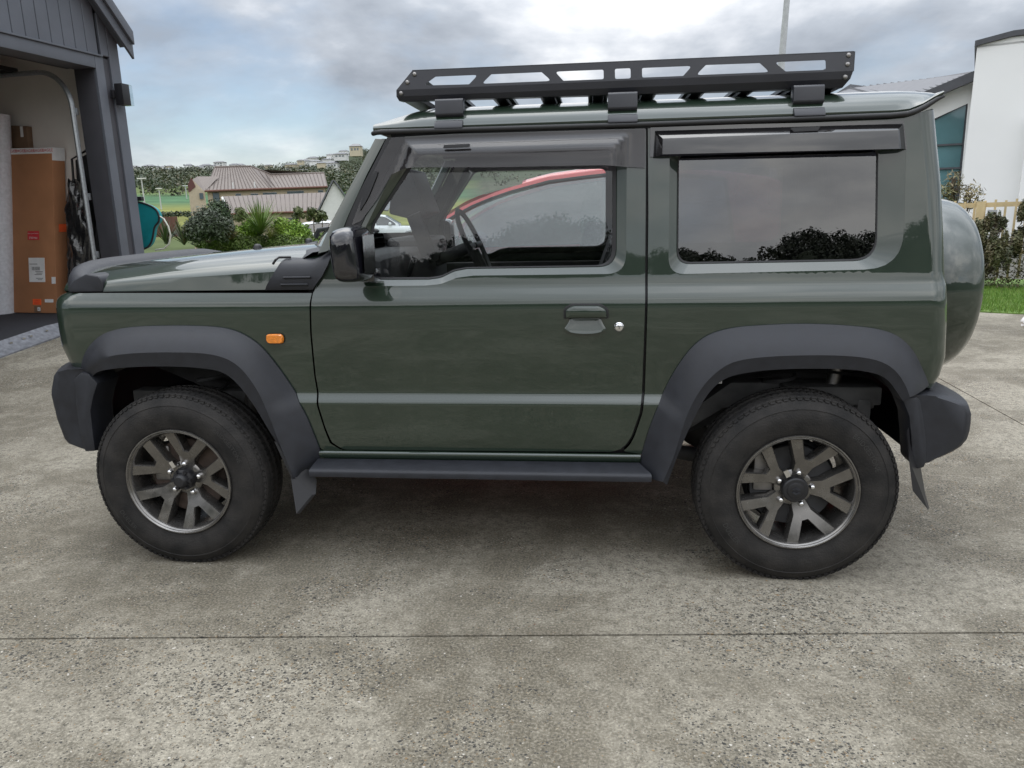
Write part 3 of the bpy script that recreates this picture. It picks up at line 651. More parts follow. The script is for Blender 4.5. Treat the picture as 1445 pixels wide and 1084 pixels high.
# left wing with its own gable
w0, w1 = V3(-36.6, 67.3, 3.45), V3(-35.67, 67.75, 3.67)
m = MB(); m.add([V3(-35.67, 67.75, 3.66) - hs * .03, V3(-35.25, 70.11, 5.13), V3(-37.08, 69.32, 5.15), V3(-37.15, 67.5, 4.5)], [(0, 1, 2, 3)]); m.build('wing_roof', 'brown_roof', hA, 0)
m = MB(); m.add([V3(-35.67, 67.75, -2.2), V3(-35.67, 67.75, 3.6), V3(-36.75, 67.4, 4.9), V3(-37.0, 67.18, 4.2), V3(-37.0, 67.13, -2.2)], [(0, 1, 2, 3, 4)]); m.build('wing_wall', 'beige_wall', hA, 0)
m = MB(); m.add([V3(-36.62, 67.30, 4.98), V3(-36.98, 67.12, 4.30), V3(-36.98, 67.12, 3.55), V3(-36.35, 67.4, 4.1)], [(0, 1, 2, 3)]); m.build('gable_infill', 'maroon', hA, 0)
for nm, a, z0, z1, w in (('window', .06, 2.40, 3.50, .55), ('window', .36, 3.15, 3.38, .7), ('window', .46, 3.2, 3.45, 1.3), ('window', .53, 3.22, 3.46, .5), ('window', .66, 3.28, 3.56, 1.1), ('window', .755, 3.30, 3.58, .5), ('window', .92, 3.38, 3.62, .5), ('window', .24, 3.15, 3.40, .5)):
    p = e0 + (e1 - e0) * a + hs * .26; q = p + hr_ * w; m = MB(); slab(m, [(p[0], p[1], z0), (q[0], q[1], z0), (q[0], q[1], z1), (p[0], p[1], z1)], .06); f = m.build(nm, 'house_glass', hA, 0)
    m = MB(); m.tube([(p[0], p[1], z0), (q[0], q[1], z0), (q[0], q[1], z1), (p[0], p[1], z1)], .035, 4, closed=True); m.build('window_frame', 'dark_trim' if a < .1 else 'white_metal', f, 0)
p = V3(-36.1, 67.45, 0); m = MB(); slab(m, [p + V3(0, 0, 2.95), p + hr_ * .35 + V3(0, 0, 2.95), p + hr_ * .35 + V3(0, 0, 3.5), p + V3(0, 0, 3.5)], .05); m.build('window', 'house_glass', hA, 0)
for a in (.225, .40):
    p = e0 + (e1 - e0) * a + hs * .3; m = MB(); m.tube([(p[0], p[1], p[2] + .1), (p[0], p[1], p[2] + .75)], .07, 6); m.build('vent_pipe', 'white_metal', hA, 30)
hB = thing('house', 'low beige garage wing with brown ribbed roof in front of the long house', 'house', (-24, 57.5, -2))
e0, e1, r0, r1 = V3(-27.58, 55.99, 1.43), V3(-20.2, 59.2, 1.53), V3(-29.24, 58.54, 2.9), V3(-20.9, 62.16, 3.13)
m = MB(); m.add([e0, e1, r1, r0], [(0, 1, 2, 3)]); m.add([e0 + hs * 6 - hr_ * 1.6, e1 + hs * 6 - hr_ * .4, r1, r0], [(0, 1, 2, 3)]); ro = m.build('roof', 'brown_roof', hB, 0)
o = ribs(MB(), e0, e1, r0, r1, 24, .04).build('roof_seam', 'brown_roof', ro, 0); o['kind'] = 'stuff'
m = MB(); q = [e0 + hs * .3 + hr_ * .2, e1 + hs * .3, e1 + hs * 5.5, e0 + hs * 5.5 - hr_ * 1.4]
for i in range(4):
    p, s = q[i], q[(i + 1) % 4]; m.add([(p[0], p[1], -2.2), (s[0], s[1], -2.2), (s[0], s[1], 1.44), (p[0], p[1], 1.44)], [(0, 1, 2, 3)])
m.build('wall', 'beige_wall', hB, 0)
m = MB(); m.add([e0 + hr_ * .05 + hs * .2, r0 - V3(0, 0, .12) + hr_ * .1, e0 + hs * 6 - hr_ * 1.55, e0 + hs * 6 - hr_ * 1.5 - V3(0, 0, .3), e0 + hr_ * .1 - V3(0, 0, .3)], [(0, 1, 2, 3, 4)]); m.build('gable_infill', 'maroon', hB, 0)
m = MB(); m.tube([e0 - hr_ * .05 - V3(0, 0, .12), r0 - hr_ * .1 - V3(0, 0, .1)], .11, 6); m.build('barge_board', 'white_metal', hB, 30)
m = MB(); m.tube([e0 - hs * .06, e1 - hs * .06], .08, 6); m.build('gutter', 'brick_brown', hB, 30)
for p, s, z0, z1 in ((V3(-23.6, 57.85, 0), .95, .92, 1.02), (V3(-21.3, 58.86, 0), .5, .95, 1.15)):
    m = MB(); slab(m, [p + V3(0, 0, z0), p + hr_ * s + V3(0, 0, z0), p + hr_ * s + V3(0, 0, z1), p + V3(0, 0, z1)], .05); m.build('window', 'house_glass', hB, 0)
hC = thing('house', 'white gabled house with grey roof just left of the windscreen pillar', 'house', (-14.5, 47, -1.5))
a, ap, b = V3(-16.2, 45.57, 1.62), V3(-15.3, 45.88, 3.34), V3(-13.9, 46.4, 0.95)
d_ = V3(-0.30, 0.95, 0) * 8
m = MB()
for o in (V3(0, 0, 0), d_): m.add([a + o, ap + o, b + o, V3(b[0], b[1], -2) + o, V3(a[0], a[1], -2) + o], [(0, 1, 2, 3, 4)])
m.add([a, a + d_, V3(a[0], a[1], -2) + d_, V3(a[0], a[1], -2)], [(0, 1, 2, 3)]); m.add([b, b + d_, V3(b[0], b[1], -2) + d_, V3(b[0], b[1], -2)], [(0, 1, 2, 3)]); m.build('wall', 'pale_wall', hC, 0)
m = MB(); o_ = V3(.06, -.2, .06); slab(m, [a + o_ - V3(.15, 0, .2), ap + o_, ap + d_ + V3(0, 0, .06), a + d_ - V3(.15, 0, .2)], .09); slab(m, [ap + o_, b + o_ + V3(.2, 0, -.22), b + d_ + V3(.2, 0, -.22), ap + d_ + V3(0, 0, .06)], .09); m.build('roof', 'grey_roof', hC, 0)
m = MB(); slab(m, [ap + V3(0, 4, -.02), ap + V3(3.4, 5.2, -.0), ap + V3(3.0, 2.0, -1.9), ap + V3(.9, 1.2, -1.6)], .08); m.build('side_roof', 'grey_roof', hC, 0)
# far houses on the hill
fh = [(-257, 448, 26, 6.5, 4.0, 'pale_wall', 'white block house at the left edge of the far hill'), (-320, 618, 39, 8, 4.2, 'pale_wall', 'pale house high on the hill behind the brown roof'), (-137.5, 404, 25, 6, 3.2, 'pale_wall', 'white house low among trees on the right hill'), (-133, 405, 30, 6.5, 2.6, 'pale_wall', 'grey white two level house stepping up the right hill'), (-140, 455, 36.5, 6.5, 4.4, 'cream_wall', 'cream house at the top of the right hill'), (-156, 386, 22, 4.5, 2.2, 'pale_wall', 'long white house just above the low brown ridge'), (-149, 389, 22.4, 5, 1.6, 'pale_wall', 'small pale house right of the long white house'), (-214, 556, 38, 4.2, 2.4, 'cream_wall', 'tiny cream house on the hill crest'), (-250, 406, 22.5, 3.4, 2.6, 'pale_wall', 'tiny white house low on the far left hillside'), (-286, 478, 28.5, 3.6, 2.8, 'cream_wall', 'tiny tan house on the far left hillside'), (-296, 630, 40, 6.6, 3.6, 'pale_wall', 'white house with grey roof on the distant crest'), (-275, 640, 40.5, 5.8, 2.6, 'cream_wall', 'low tan house on the distant crest'), (-355, 713, 48.5, 9.5, 3.6, 'pale_wall', 'long white building on the distant crest')]
for i, (x, y, z, w, h_, mt, lb) in enumerate(fh):
    hz = thing('hillside_house', lb, 'house', (x, y, z), 'houses on the far hill'); m = MB(); m.box((x, y, z + h_ * .2), (w, w * .8, h_ * 1.3)); m.build('wall', mt, hz, 0)
    m = MB(); zt = z + h_ * .85; m.add([(x - w * .56, y - w * .48, zt), (x + w * .56, y - w * .48, zt), (x + w * .56, y + w * .48, zt), (x - w * .56, y + w * .48, zt), (x - w * .3, y, zt + h_ * .35), (x + w * .3, y, zt + h_ * .35)], [(0, 1, 5, 4), (2, 3, 4, 5), (1, 2, 5), (3, 0, 4), (3, 2, 1, 0)]); m.build('roof', 'grey_roof' if i % 2 else 'silver_roof', hz, 0)
    for k in (-.28, .02, .28):
        m = MB(); m.box((x + k * w, y - w * .405, z + h_ * .45), (w * .16, .1, h_ * .3)); m.build('window', 'house_glass', hz, 0)
g_ = np.random.default_rng(77)
for i in range(24):                                             # specks of houses between the trees
    az = rad(g_.uniform(-33, -17)); r_ = g_.uniform(560, 860); x, y = 1.55 + r_ * math.sin(az), -3.31 + r_ * math.cos(az); z = float(terrain_z(np.array(x), np.array(y))) + 2.6; w = g_.uniform(5, 9); h_ = g_.uniform(2.4, 4)
    hz = thing('hillside_house', 'tiny pale house among trees on the distant hill', 'house', (x, y, z), 'tiny houses on the distant hill'); mt = ('pale_wall', 'cream_wall', 'white_wall')[i % 3]
    m = MB(); m.box((x, y, z + h_ * .2), (w, w * .8, h_ * 1.3)); m.build('wall', mt, hz, 0)
    m = MB(); zt = z + h_ * .85; m.add([(x - w * .56, y - w * .48, zt), (x + w * .56, y - w * .48, zt), (x + w * .56, y + w * .48, zt), (x - w * .56, y + w * .48, zt), (x - w * .3, y, zt + h_ * .35), (x + w * .3, y, zt + h_ * .35)], [(0, 1, 5, 4), (2, 3, 4, 5), (1, 2, 5), (3, 0, 4), (3, 2, 1, 0)]); m.build('roof', 'grey_roof' if i % 2 else 'silver_roof', hz, 0)
# far woods, field poles
def wood():
    g = np.random.default_rng(8); cl = []
    for i in range(1900):
        az = rad(g.uniform(-41, -11)); r = 395 * (930 / 395) ** g.random()
        x, y = 1.55 + r * math.sin(az), -3.31 + r * math.cos(az); z = float(terrain_z(np.array(x), np.array(y))); s = g.uniform(1.3, 3.1) * (0.75 + r / 1600)
        if math.degrees(az) < -21 and 560 < r and g.random() < .35: continue
        cl.append((x, y, z + s * .75, s * g.uniform(.8, 1.3), s, s * g.uniform(.7, 1.15)))
        if g.random() < .5: cl.append((x + s * .6, y, z + s * .5, s * .7, s * .7, s * .6))
    for i in range(330):                                        # nearer belt behind the sports field
        az = rad(g.uniform(-38, -12)); r = g.uniform(285 if g.random() < .6 or az > rad(-22) else 240, 400)
        if az > rad(-21): r -= 60
        x, y = 1.55 + r * math.sin(az), -3.31 + r * math.cos(az); s = g.uniform(2.4, 4.2)
        cl.append((x, y, float(terrain_z(np.array(x), np.array(y))) + s * .7, s, s, s * .95))
    for i in range(420):                                        # thinner woods round to the right
        az = rad(g.uniform(-9, 75)); r = g.uniform(240, 900); x, y = 1.55 + r * math.sin(az), -3.31 + r * math.cos(az); s = g.uniform(2.6, 5.5) * (0.75 + r / 1600)
        cl.append((x, y, float(terrain_z(np.array(x), np.array(y))) + s * .7, s * g.uniform(.9, 1.5), s, s * .9))
    return leaves('woodland', cl, 190000, .62, [(0.035, 0.052, 0.022), (0.06, 0.078, 0.033), (0.028, 0.042, 0.022), (0.075, 0.085, 0.042), (0.10, 0.085, 0.045), (0.05, 0.062, 0.038)], seed=3, asp=1.3)
stuff(wood())
for (x0, y0, z0, z1, lb) in ((-76.8, 124.6, 1.0, 8.0, 'tall floodlight pole nearest the garage above the sports field'), (-94.9, 160.4, 2.0, 7.6, 'floodlight pole with a crossbar in the middle of the sports field'), (-109.4, 198.2, 3.0, 9.6, 'floodlight pole beside the left gable of the brown roofed house')):
    fp_ = thing('floodlight_pole', lb, 'pole', (x0, y0, z0), 'floodlight poles on the sports field'); m = MB(); m.tube([(x0, y0, z0), (x0, y0, z1)], [.16, .10], 6); m.build('pole', 'pole_grey', fp_, 40)
    m = MB(); m.box((x0, y0, z1), (1.5, .3, .18)); m.build('lamp_head', 'white_metal', fp_, 0)
m = MB()
for k in range(26):
    t = k / 25; x, y = -66 + 14 * t, 96.5 + 8 * t; m.box((x, y, 1.75), (.85, .3, .5 + .12 * math.sin(k * 2.1)))
leaves('hedge_row', [(-68 + 20 * t, 95.4 + 11.4 * t, 1.7, .7, .5, .42) for t in np.linspace(0, 1, 24)], 2600, .22, [(0.03, 0.045, 0.02), (0.045, 0.06, 0.03)], seed=14)
tag(bpy.data.objects['hedge_row'], 'dark clipped hedge row along the near edge of the sports field', 'hedge')
m = MB(); m.box((-14.65, 24.3, .95), (.9, .15, .75), Matrix.Rotation(rad(25), 3, 'Z')); tag(m.build('boundary_wall', 'brick_brown', None, 0), 'short brown fence panel behind the flax by the garage', 'fence')
# lamp post rising behind the roof rack
lp = thing('lamp_post', 'tall plain grey lamp post rising behind the roof rack', 'lamp post', (8.1, 25.95, 0)); m = MB(); m.tube([(8.08, 25.97, -.05), (8.21, 25.94, 6.48), (8.26, 25.92, 8.2), (8.28, 25.91, 9.4)], [.16, .115, .10, .09], 14); m.build('pole', 'pole_grey', lp, 60)
m = MB(); m.tube([(8.28, 25.91, 9.35), (8.1, 25.4, 9.6), (7.8, 24.8, 9.65)], .05, 8); m.build('arm', 'pole_grey', lp, 50); m = MB(); m.box((7.7, 24.6, 9.63), (.2, .55, .09)); m.build('lamp_head', 'white_metal', lp, 30, bevel=.02)

# ------------------------------------------------------------------ white building on the right
wbd = thing('white_building', 'tall white plastered building with dark roof edging and teal windows', 'building', (12, 20, 0))
bd = V3(0.423, 0.906, 0); br_ = V3(0.906, -0.423, 0)
A, B = V3(11.40, 18.575, 0), V3(12.42, 18.10, 0); Bf = A + br_ * 5.5
m = MB()
q = [A, Bf, Bf + bd * 8, A + bd * 8]
for i in range(4):
    p, s = q[i], q[(i + 1) % 4]; m.add([(p[0], p[1], -.1), (s[0], s[1], -.1), (s[0], s[1], 5.15), (p[0], p[1], 5.15)], [(0, 1, 2, 3)])
m.add([(p[0], p[1], 5.15) for p in q], [(0, 1, 2, 3)]); wl_o = m.build('wall', 'white_wall', wbd, 0)
m = MB(); p = A + br_ * 1.30 - bd * .25; q2 = [p, p + br_ * 4.2, p + br_ * 4.2 + bd * .26, p + bd * .26]
for i in range(4):
    a_, s = q2[i], q2[(i + 1) % 4]; m.add([(a_[0], a_[1], -.1), (s[0], s[1], -.1), (s[0], s[1], 3.35), (a_[0], a_[1], 3.35)], [(0, 1, 2, 3)])
m.add([(a_[0], a_[1], 3.35) for a_ in q2], [(0, 1, 2, 3)]); m.build('wall_projection', 'white_wall', wbd, 0)
m = MB(); c_ = [A - br_ * .06 - bd * .08, A + br_ * .75 - bd * .08, A + br_ * 2.2 - bd * .08, A + br_ * 2.2 + bd * 7, A - br_ * .06 + bd * 7]
zt = [5.14, 5.28, 5.30, 5.30, 5.14]
m.add([(p[0], p[1], z) for p, z in zip(c_, zt)] + [(p[0], p[1], z + .13) for p, z in zip(c_, zt)], [(0, 1, 2, 3, 4)[::-1], (5, 6, 7, 8, 9)] + [(i, (i + 1) % 5, 5 + (i + 1) % 5, 5 + i) for i in range(5)]); m.build('roof_edge', 'roof_dark', wbd, 0)
m = MB(); m.add([A + V3(0, 0, 5.15), A + br_ * .75 + V3(0, 0, 5.27), A + br_ * 2.2 + V3(0, 0, 5.29), A + br_ * 2.2 + V3(0, 0, 5.1), A + V3(0, 0, 5.1)], [(0, 1, 2, 3, 4)]); m.build('parapet', 'white_wall', wbd, 0)
# glazed gable left of it
def gp(x, y, z): return V3(x, y, z)
g0, g1 = gp(9.8, 20.01, 0), gp(11.75, 19.07, 0)
m = MB(); plate(m, [(-.9, -.1), (2.16, -.1), (2.16, 4.62), (.75, 4.0), (-.9, 3.3)], [[(.85, 1.2), (1.99, 1.2), (2.02, 1.34), (1.98, 3.82), (1.2, 3.48), (.85, 3.33)]], lambda x, z, d: tuple(g0 + br_ * x + bd * d + V3(0, 0, z)), .2) if 'plate' in globals() else None
if m.v: m.build('gable_wall', 'white_wall', wbd, 0)
m = MB(); P = [g0 + br_ * x + bd * .08 + V3(0, 0, z) for x, z in ((.85, 1.2), (2.0, 1.2), (1.98, 3.82), (.85, 3.33))]; m.add(P, [(0, 1, 2, 3)]); gw = m.build('window', 'teal_glass', wbd, 0)
for z in (2.15, 2.78):
    m = MB(); m.tube([g0 + br_ * .85 + bd * .05 + V3(0, 0, z), g0 + br_ * 2.0 + bd * .05 + V3(0, 0, z)], .035, 4); m.build('glazing_bar', 'roof_dark', gw, 0)
m = MB(); m.tube([g0 + br_ * x + bd * .05 + V3(0, 0, z) for x, z in ((2.0, 1.2), (1.98, 3.82), (.85, 3.33))], .05, 4); m.build('window_frame', 'roof_dark', gw, 0)
m = MB(); slab(m, [(10.1, 19.41, 4.02), (11.53, 18.74, 4.60), (11.53, 18.74, 4.35), (10.1, 19.41, 3.76)], .22); m.build('fascia', 'roof_dark', wbd, 0)
m = MB(); m.add([(9.62, 22.76, 4.80), (11.9, 21.7, 4.85), (11.5, 18.95, 4.55), (10.1, 19.50, 3.95)], [(0, 1, 2, 3)]); m.add([(9.62, 22.76, 4.80), (10.1, 19.50, 3.95), (8.2, 20.3, 3.6), (8.2, 22.9, 4.3)], [(0, 1, 2, 3)]); rf = m.build('roof', 'silver_roof', wbd, 0)
o = ribs(MB(), (10.1, 19.50, 3.96), (11.5, 18.95, 4.56), (9.62, 22.76, 4.81), (11.9, 21.7, 4.86), 13, .035).build('roof_seam', 'silver_roof', rf, 0); o['kind'] = 'stuff'
m = MB(); m.add([(8.89, 23.11, 4.45), (9.62, 22.76, 4.92), (10.27, 22.44, 4.75), (10.7, 22.2, 4.2), (8.5, 23.2, 4.2)], [(0, 1, 2, 3, 4)]); m.add([(8.89, 23.11, 4.45), (9.62, 22.76, 4.92), (11.5, 25, 4.9), (9.9, 26, 4.4)], [(0, 1, 2, 3)]); m.build('hip_roof', 'grey_roof', wbd, 0)
# timber picket fence
fn = thing('picket_fence', 'pale yellow timber picket fence in front of the white building', 'fence', (8, 9.1, 0.1))
f0, f1 = V3(7.0, 9.61, 0), V3(10.5, 7.87, 0); fd = (f1 - f0) / np.linalg.norm(f1 - f0); fnn = V3(fd[1], -fd[0], 0); L_ = np.linalg.norm(f1 - f0); g_ = np.random.default_rng(4)
k = 0.0
while k < L_:
    p = f0 + fd * k; h_ = 1.27 + .02 * k + g_.uniform(-.012, .012); m = MB(); m.box((p[0], p[1], (h_ + .1) / 2), (.032, .018, h_ - .1), Matrix.Rotation(math.atan2(fd[1], fd[0]), 3, 'Z')); m.build('picket', 'fence_yellow', fn, 0, bevel=0); k += .135
for z in (1.17, .45):
    m = MB(); a, b = f0 + fnn * -.03, f1 + fnn * -.03; slab(m, [(a[0], a[1], z), (b[0], b[1], z + .06), (b[0], b[1], z + .13), (a[0], a[1], z + .07)], .03); m.build('rail', 'fence_yellow', fn, 0)
for k in (.62, 2.8):
    p = f0 + fd * k; m = MB(); m.box((p[0], p[1], .66), (.12, .10, 1.22), Matrix.Rotation(math.atan2(fd[1], fd[0]), 3, 'Z')); m.build('post', 'fence_yellow', fn, 0)
p = f0 + fd * .78 + fnn * .03; m = MB(); m.box((p[0], p[1], 1.07), (.13, .01, .14), Matrix.Rotation(math.atan2(fd[1], fd[0]), 3, 'Z')); tag(m.build('sign', 'pole_grey', None, 0), 'small blank grey notice plate fixed to the yellow fence', 'sign')

# ------------------------------------------------------------------ lawn and planting on the right
ld = V3(0.873, -0.487, 0) ; ln = V3(0.487, 0.873, 0); l0 = V3(6.13, 6.02, 0)
def LP(s, t): return l0 + ld * s + ln * t
lw = sheet('lawn', [tuple(LP(-2.4, .004)[:2]), tuple(LP(9, .004)[:2]), tuple(LP(9, 4.5)[:2]), tuple(LP(-2.4, 4.5)[:2])], 'land_green', lambda x, y: 0 * x + .012, .5, .05) if pm('land_green', (0.10, 0.17, 0.03), 0.9, var=0.3, vscale=3) else None
struct(lw)
g_ = np.random.default_rng(21); it = []
n = 42000; S_ = g_.uniform(-2.2, 3.2, n); T_ = g_.uniform(0.0, 3.0, n)
P = l0[None] + ld[None] * S_[:, None] + ln[None] * T_[:, None]; P[:, 2] = .01
tip = P + np.c_[g_.normal(0, .018, n), g_.normal(0, .018, n), g_.uniform(.035, .075, n)]; sd3 = g_.normal(size=(n, 3)) * [1, 1, 0]; sd3 /= np.linalg.norm(sd3, axis=1)[:, None]; sd3 *= .0035
V = np.stack([P - sd3, P + sd3, tip], 1).reshape(-1, 3); cc = np.array([(0.10, 0.20, 0.025), (0.14, 0.25, 0.03), (0.075, 0.155, 0.02), (0.18, 0.25, 0.06)])[g_.integers(0, 4, n)]
m = MB(); m.v = [tuple(v) for v in V]; m.f = [(3 * i, 3 * i + 1, 3 * i + 2) for i in range(n)]; m.col = np.repeat(np.c_[cc, np.ones(n)], 3, 0); stuff(m.build('grass', 'foliage', None, 0))
def shrub(name, label, cat, clumps, n, size, cols, stems, group=None, seed=1, asp=2.2, base=None):
    c0 = clumps[0]; g0 = np.random.default_rng(seed + 500)
    if name == 'hedge_shrub':
        big = list(clumps); clumps = [(c[0], c[1], c[2] - .10, c[3] * .85, c[4] * .85, c[5]) for c in big]
        for c in big:
            for _ in range(16):
                a = g0.uniform(0, 6.28); e = g0.uniform(.3, 1.3); clumps.append((c[0] + c[3] * .95 * math.cos(a) * math.cos(e), c[1] + c[4] * .95 * math.sin(a) * math.cos(e), c[2] + c[5] * .95 * math.sin(e), .05, .05, g0.uniform(.10, .20), .012))
    b = base or (c0[0], c0[1], max(0, c0[2] - c0[5])); t = thing(name, label, cat, b, group); leaves('foliage', clumps, n, size, cols, 'foliage', t, asp, seed)
    if stems:
        m = MB(); g = np.random.default_rng(seed)
        for i in range(stems):
            c = clumps[int(g.integers(len(clumps)))]; m.tube([(b[0] + g.uniform(-.1, .1), b[1] + g.uniform(-.1, .1), b[2] - .05), ((b[0] + c[0]) / 2 + g.uniform(-.08, .08), (b[1] + c[1]) / 2, (b[2] + c[2]) / 2), (c[0] + g.uniform(-.5, .5) * c[3], c[1], c[2] + g.uniform(0, .8) * c[5])], [.018, .012, .005], 5)
        o = m.build('stem', 'bark', t, 40); o['kind'] = 'stuff'
    return t
DK = [(0.06, 0.075, 0.028), (0.085, 0.095, 0.035), (0.11, 0.105, 0.045), (0.045, 0.05, 0.025), (0.12, 0.095, 0.05)]
def C3(s, t, z, *r): p = LP(s, t); return (p[0], p[1], z, *r)
shrub('hedge_shrub', 'dark twiggy olive shrub beside the spare wheel at the lawn edge', 'shrub', [C3(-.35, 2.9, .36, .42, .42, .40), C3(.05, 2.85, .36, .40, .4, .40), C3(-.1, 3.2, .62, .4, .4, .38)], 14000, .019, DK, 46, 'shrubs along the lawn', 31, 3.0)
shrub('hedge_shrub', 'taller dark green shrub nearest the right edge of the photo', 'shrub', [C3(.55, 2.95, .50, .45, .45, .52), C3(.85, 2.9, .6, .45, .45, .6), C3(.75, 3.2, .85, .42, .42, .36), C3(1.5, 3.0, .6, .6, .5, .65), C3(.45, 3.1, .95, .34, .34, .36), C3(1.0, 3.2, 1.15, .36, .36, .36)], 21000, .019, DK, 60, 'shrubs along the lawn', 32, 3.0)
shrub('hedge_shrub', 'far dark shrub mostly hidden behind the car tail', 'shrub', [C3(-1.1, 3.0, .40, .5, .45, .45), C3(-1.9, 3.0, .35, .5, .45, .4)], 8000, .022, DK, 18, 'shrubs along the lawn', 33, 3.0)
shrub('small_tree', 'dark leafed small tree at the right edge above the fence', 'tree', [C3(1.55, 3.5, 1.45, .42, .4, .38), C3(1.30, 3.5, 1.55, .26, .28, .26), C3(1.9, 3.6, 1.8, .55, .5, .5), C3(1.75, 3.4, 1.15, .4, .4, .3)], 5200, .045, [(0.025, 0.04, 0.018), (0.04, 0.055, 0.022), (0.02, 0.03, 0.015)], 14, None, 34, 1.8, tuple(LP(1.7, 3.5)))
shrub('bare_shrub', 'thin pale twiggy shrub in front of the teal window', 'shrub', [(7.50, 10.5, 1.30, .22, .2, .30), (7.62, 10.45, 1.55, .16, .15, .28), (7.85, 10.3, 1.35, .2, .2, .25)], 800, .022, [(0.20, 0.16, 0.08), (0.15, 0.13, 0.07), (0.12, 0.13, 0.05)], 40, None, 35, 4.0, (7.6, 10.4, .05))

# ------------------------------------------------------------------ planting beyond the bonnet
OL = [(0.055, 0.072, 0.04), (0.075, 0.09, 0.055), (0.035, 0.05, 0.028), (0.12, 0.13, 0.10)]
shrub('round_shrub', 'rounded grey green olive shrub left of the spiky cordyline', 'shrub', [(-12.45, 23.3, 1.05, .62, .6, .62), (-12.0, 23.5, .85, .45, .45, .5), (-12.85, 23.1, .80, .4, .4, .45)], 7000, .055, OL, 12, 'shrubs beyond the bonnet', 41)
shrub('round_shrub', 'dark green dome shrub behind the olive shrub', 'shrub', [(-13.3, 26.0, 1.45, .50, .5, .55), (-13.2, 26.0, .8, .5, .5, .5)], 4500, .05, [(0.022, 0.045, 0.018), (0.035, 0.06, 0.022), (0.05, 0.08, 0.03)], 8, 'shrubs beyond the bonnet', 42)
shrub('lime_shrub', 'bright lime green shrub right of the spiky cordyline', 'shrub', [(-10.15, 24.6, .82, .38, .4, .42), (-9.7, 24.7, .72, .36, .4, .40), (-9.4, 24.8, .62, .28, .3, .34), (-9.9, 24.5, .5, .6, .5, .3)], 5500, .05, [(0.16, 0.26, 0.03), (0.22, 0.33, 0.04), (0.11, 0.20, 0.025)], 8, 'shrubs beyond the bonnet', 43)
shrub('lime_shrub', 'bright lime green shrub behind the left of the cordyline', 'shrub', [(-11.35, 24.6, .78, .40, .4, .42), (-11.7, 24.4, .60, .36, .4, .34), (-12.95, 23.9, .85, .22, .3, .34)], 4800, .05, [(0.16, 0.27, 0.03), (0.20, 0.31, 0.04), (0.10, 0.18, 0.025)], 8, 'shrubs beyond the bonnet', 44)
g_ = np.random.default_rng(9)
def spiky(name, label, cat, c, n, L, w, zmin, cols, sag, seed, group=None, spread=1.0):
    g = np.random.default_rng(seed); t = thing(name, label, cat, c, group); it = []
    for i in range(n):
        a = g.uniform(0, 2 * math.pi); e = math.asin(zmin + (1 - zmin) * g.random() ** .8); l = L * g.uniform(.7, 1.05); b = (c[0] + g.normal(0, .02), c[1] + g.normal(0, .02), c[2] + g.uniform(0, .12) * L)
        it.append((b, (b[0] + l * math.cos(e) * math.cos(a) * spread, b[1] + l * math.cos(e) * math.sin(a) * spread, b[2] + l * math.sin(e)), w * g.uniform(.8, 1.2), sag * l * math.cos(e), cols[int(g.integers(len(cols)))]))
    blades('leaf_blades', it, t); return t
spiky('cordyline', 'large spiky green cordyline standing above the bonnet', 'plant', (-10.75, 24.03, .62), 230, 1.35, .05, .12, [(0.10, 0.17, 0.03), (0.14, 0.22, 0.05), (0.07, 0.12, 0.025), (0.18, 0.22, 0.08)], .10, 51)
spiky('flax', 'dark flax with long sword leaves beside the hose reel', 'plant', (-13.75, 22.7, .35), 60, 1.0, .06, .55, [(0.05, 0.075, 0.03), (0.07, 0.09, 0.045), (0.09, 0.08, 0.05)], .12, 52)
spiky('flax', 'second dark flax between the hose and the olive shrub', 'plant', (-13.25, 23.0, .30), 50, .95, .06, .5, [(0.05, 0.075, 0.03), (0.075, 0.095, 0.05), (0.10, 0.085, 0.05)], .14, 53)
spiky('tussock', 'orange brown tussock grass in front of the cordyline', 'plant', (-11.75, 23.6, .45), 240, .62, .016, .25, [(0.22, 0.15, 0.05), (0.26, 0.18, 0.06), (0.15, 0.13, 0.05)], .25, 54)
spiky('tussock', 'pale yellow green tussock grass right of the cordyline foot', 'plant', (-10.35, 23.9, .45), 180, .6, .016, .2, [(0.22, 0.24, 0.07), (0.17, 0.20, 0.05), (0.26, 0.25, 0.10)], .25, 55)
for x, y, z, h_, lb in ((-11.75, 24.6, .4, 1.35, 'slim small tree with tufted crown left of the cordyline'), (-9.62, 25.0, .4, 1.33, 'slim small tree with tufted crown in front of the low beige wall'), (-9.15, 25.2, .4, 1.28, 'small leafy sapling in front of the white hatchback'), (-8.85, 25.3, .4, 1.15, 'thin leafy sapling beside the windscreen pillar')):
    t_ = thing('sapling', lb, 'tree', (x, y, z), 'saplings beyond the bonnet'); m = MB(); m.tube([(x, y, z - .3), (x + .03, y, z + h_ * .5), (x, y, z + h_ * .85)], [.025, .02, .012], 6); m.build('trunk', 'bark', t_, 40)
    leaves('crown', [(x, y, z + h_ * .78, .20, .2, .17), (x + .13, y, z + h_ * .66, .13, .14, .14), (x - .14, y, z + h_ * .6, .14, .13, .15)], 420, .06, [(0.09, 0.11, 0.04), (0.12, 0.13, 0.05), (0.06, 0.08, 0.03)], 'foliage', t_, 2.2, int(h_ * 100))
LW = [(0.10, 0.15, 0.035), (0.13, 0.19, 0.045), (0.075, 0.11, 0.03), (0.16, 0.20, 0.06)]
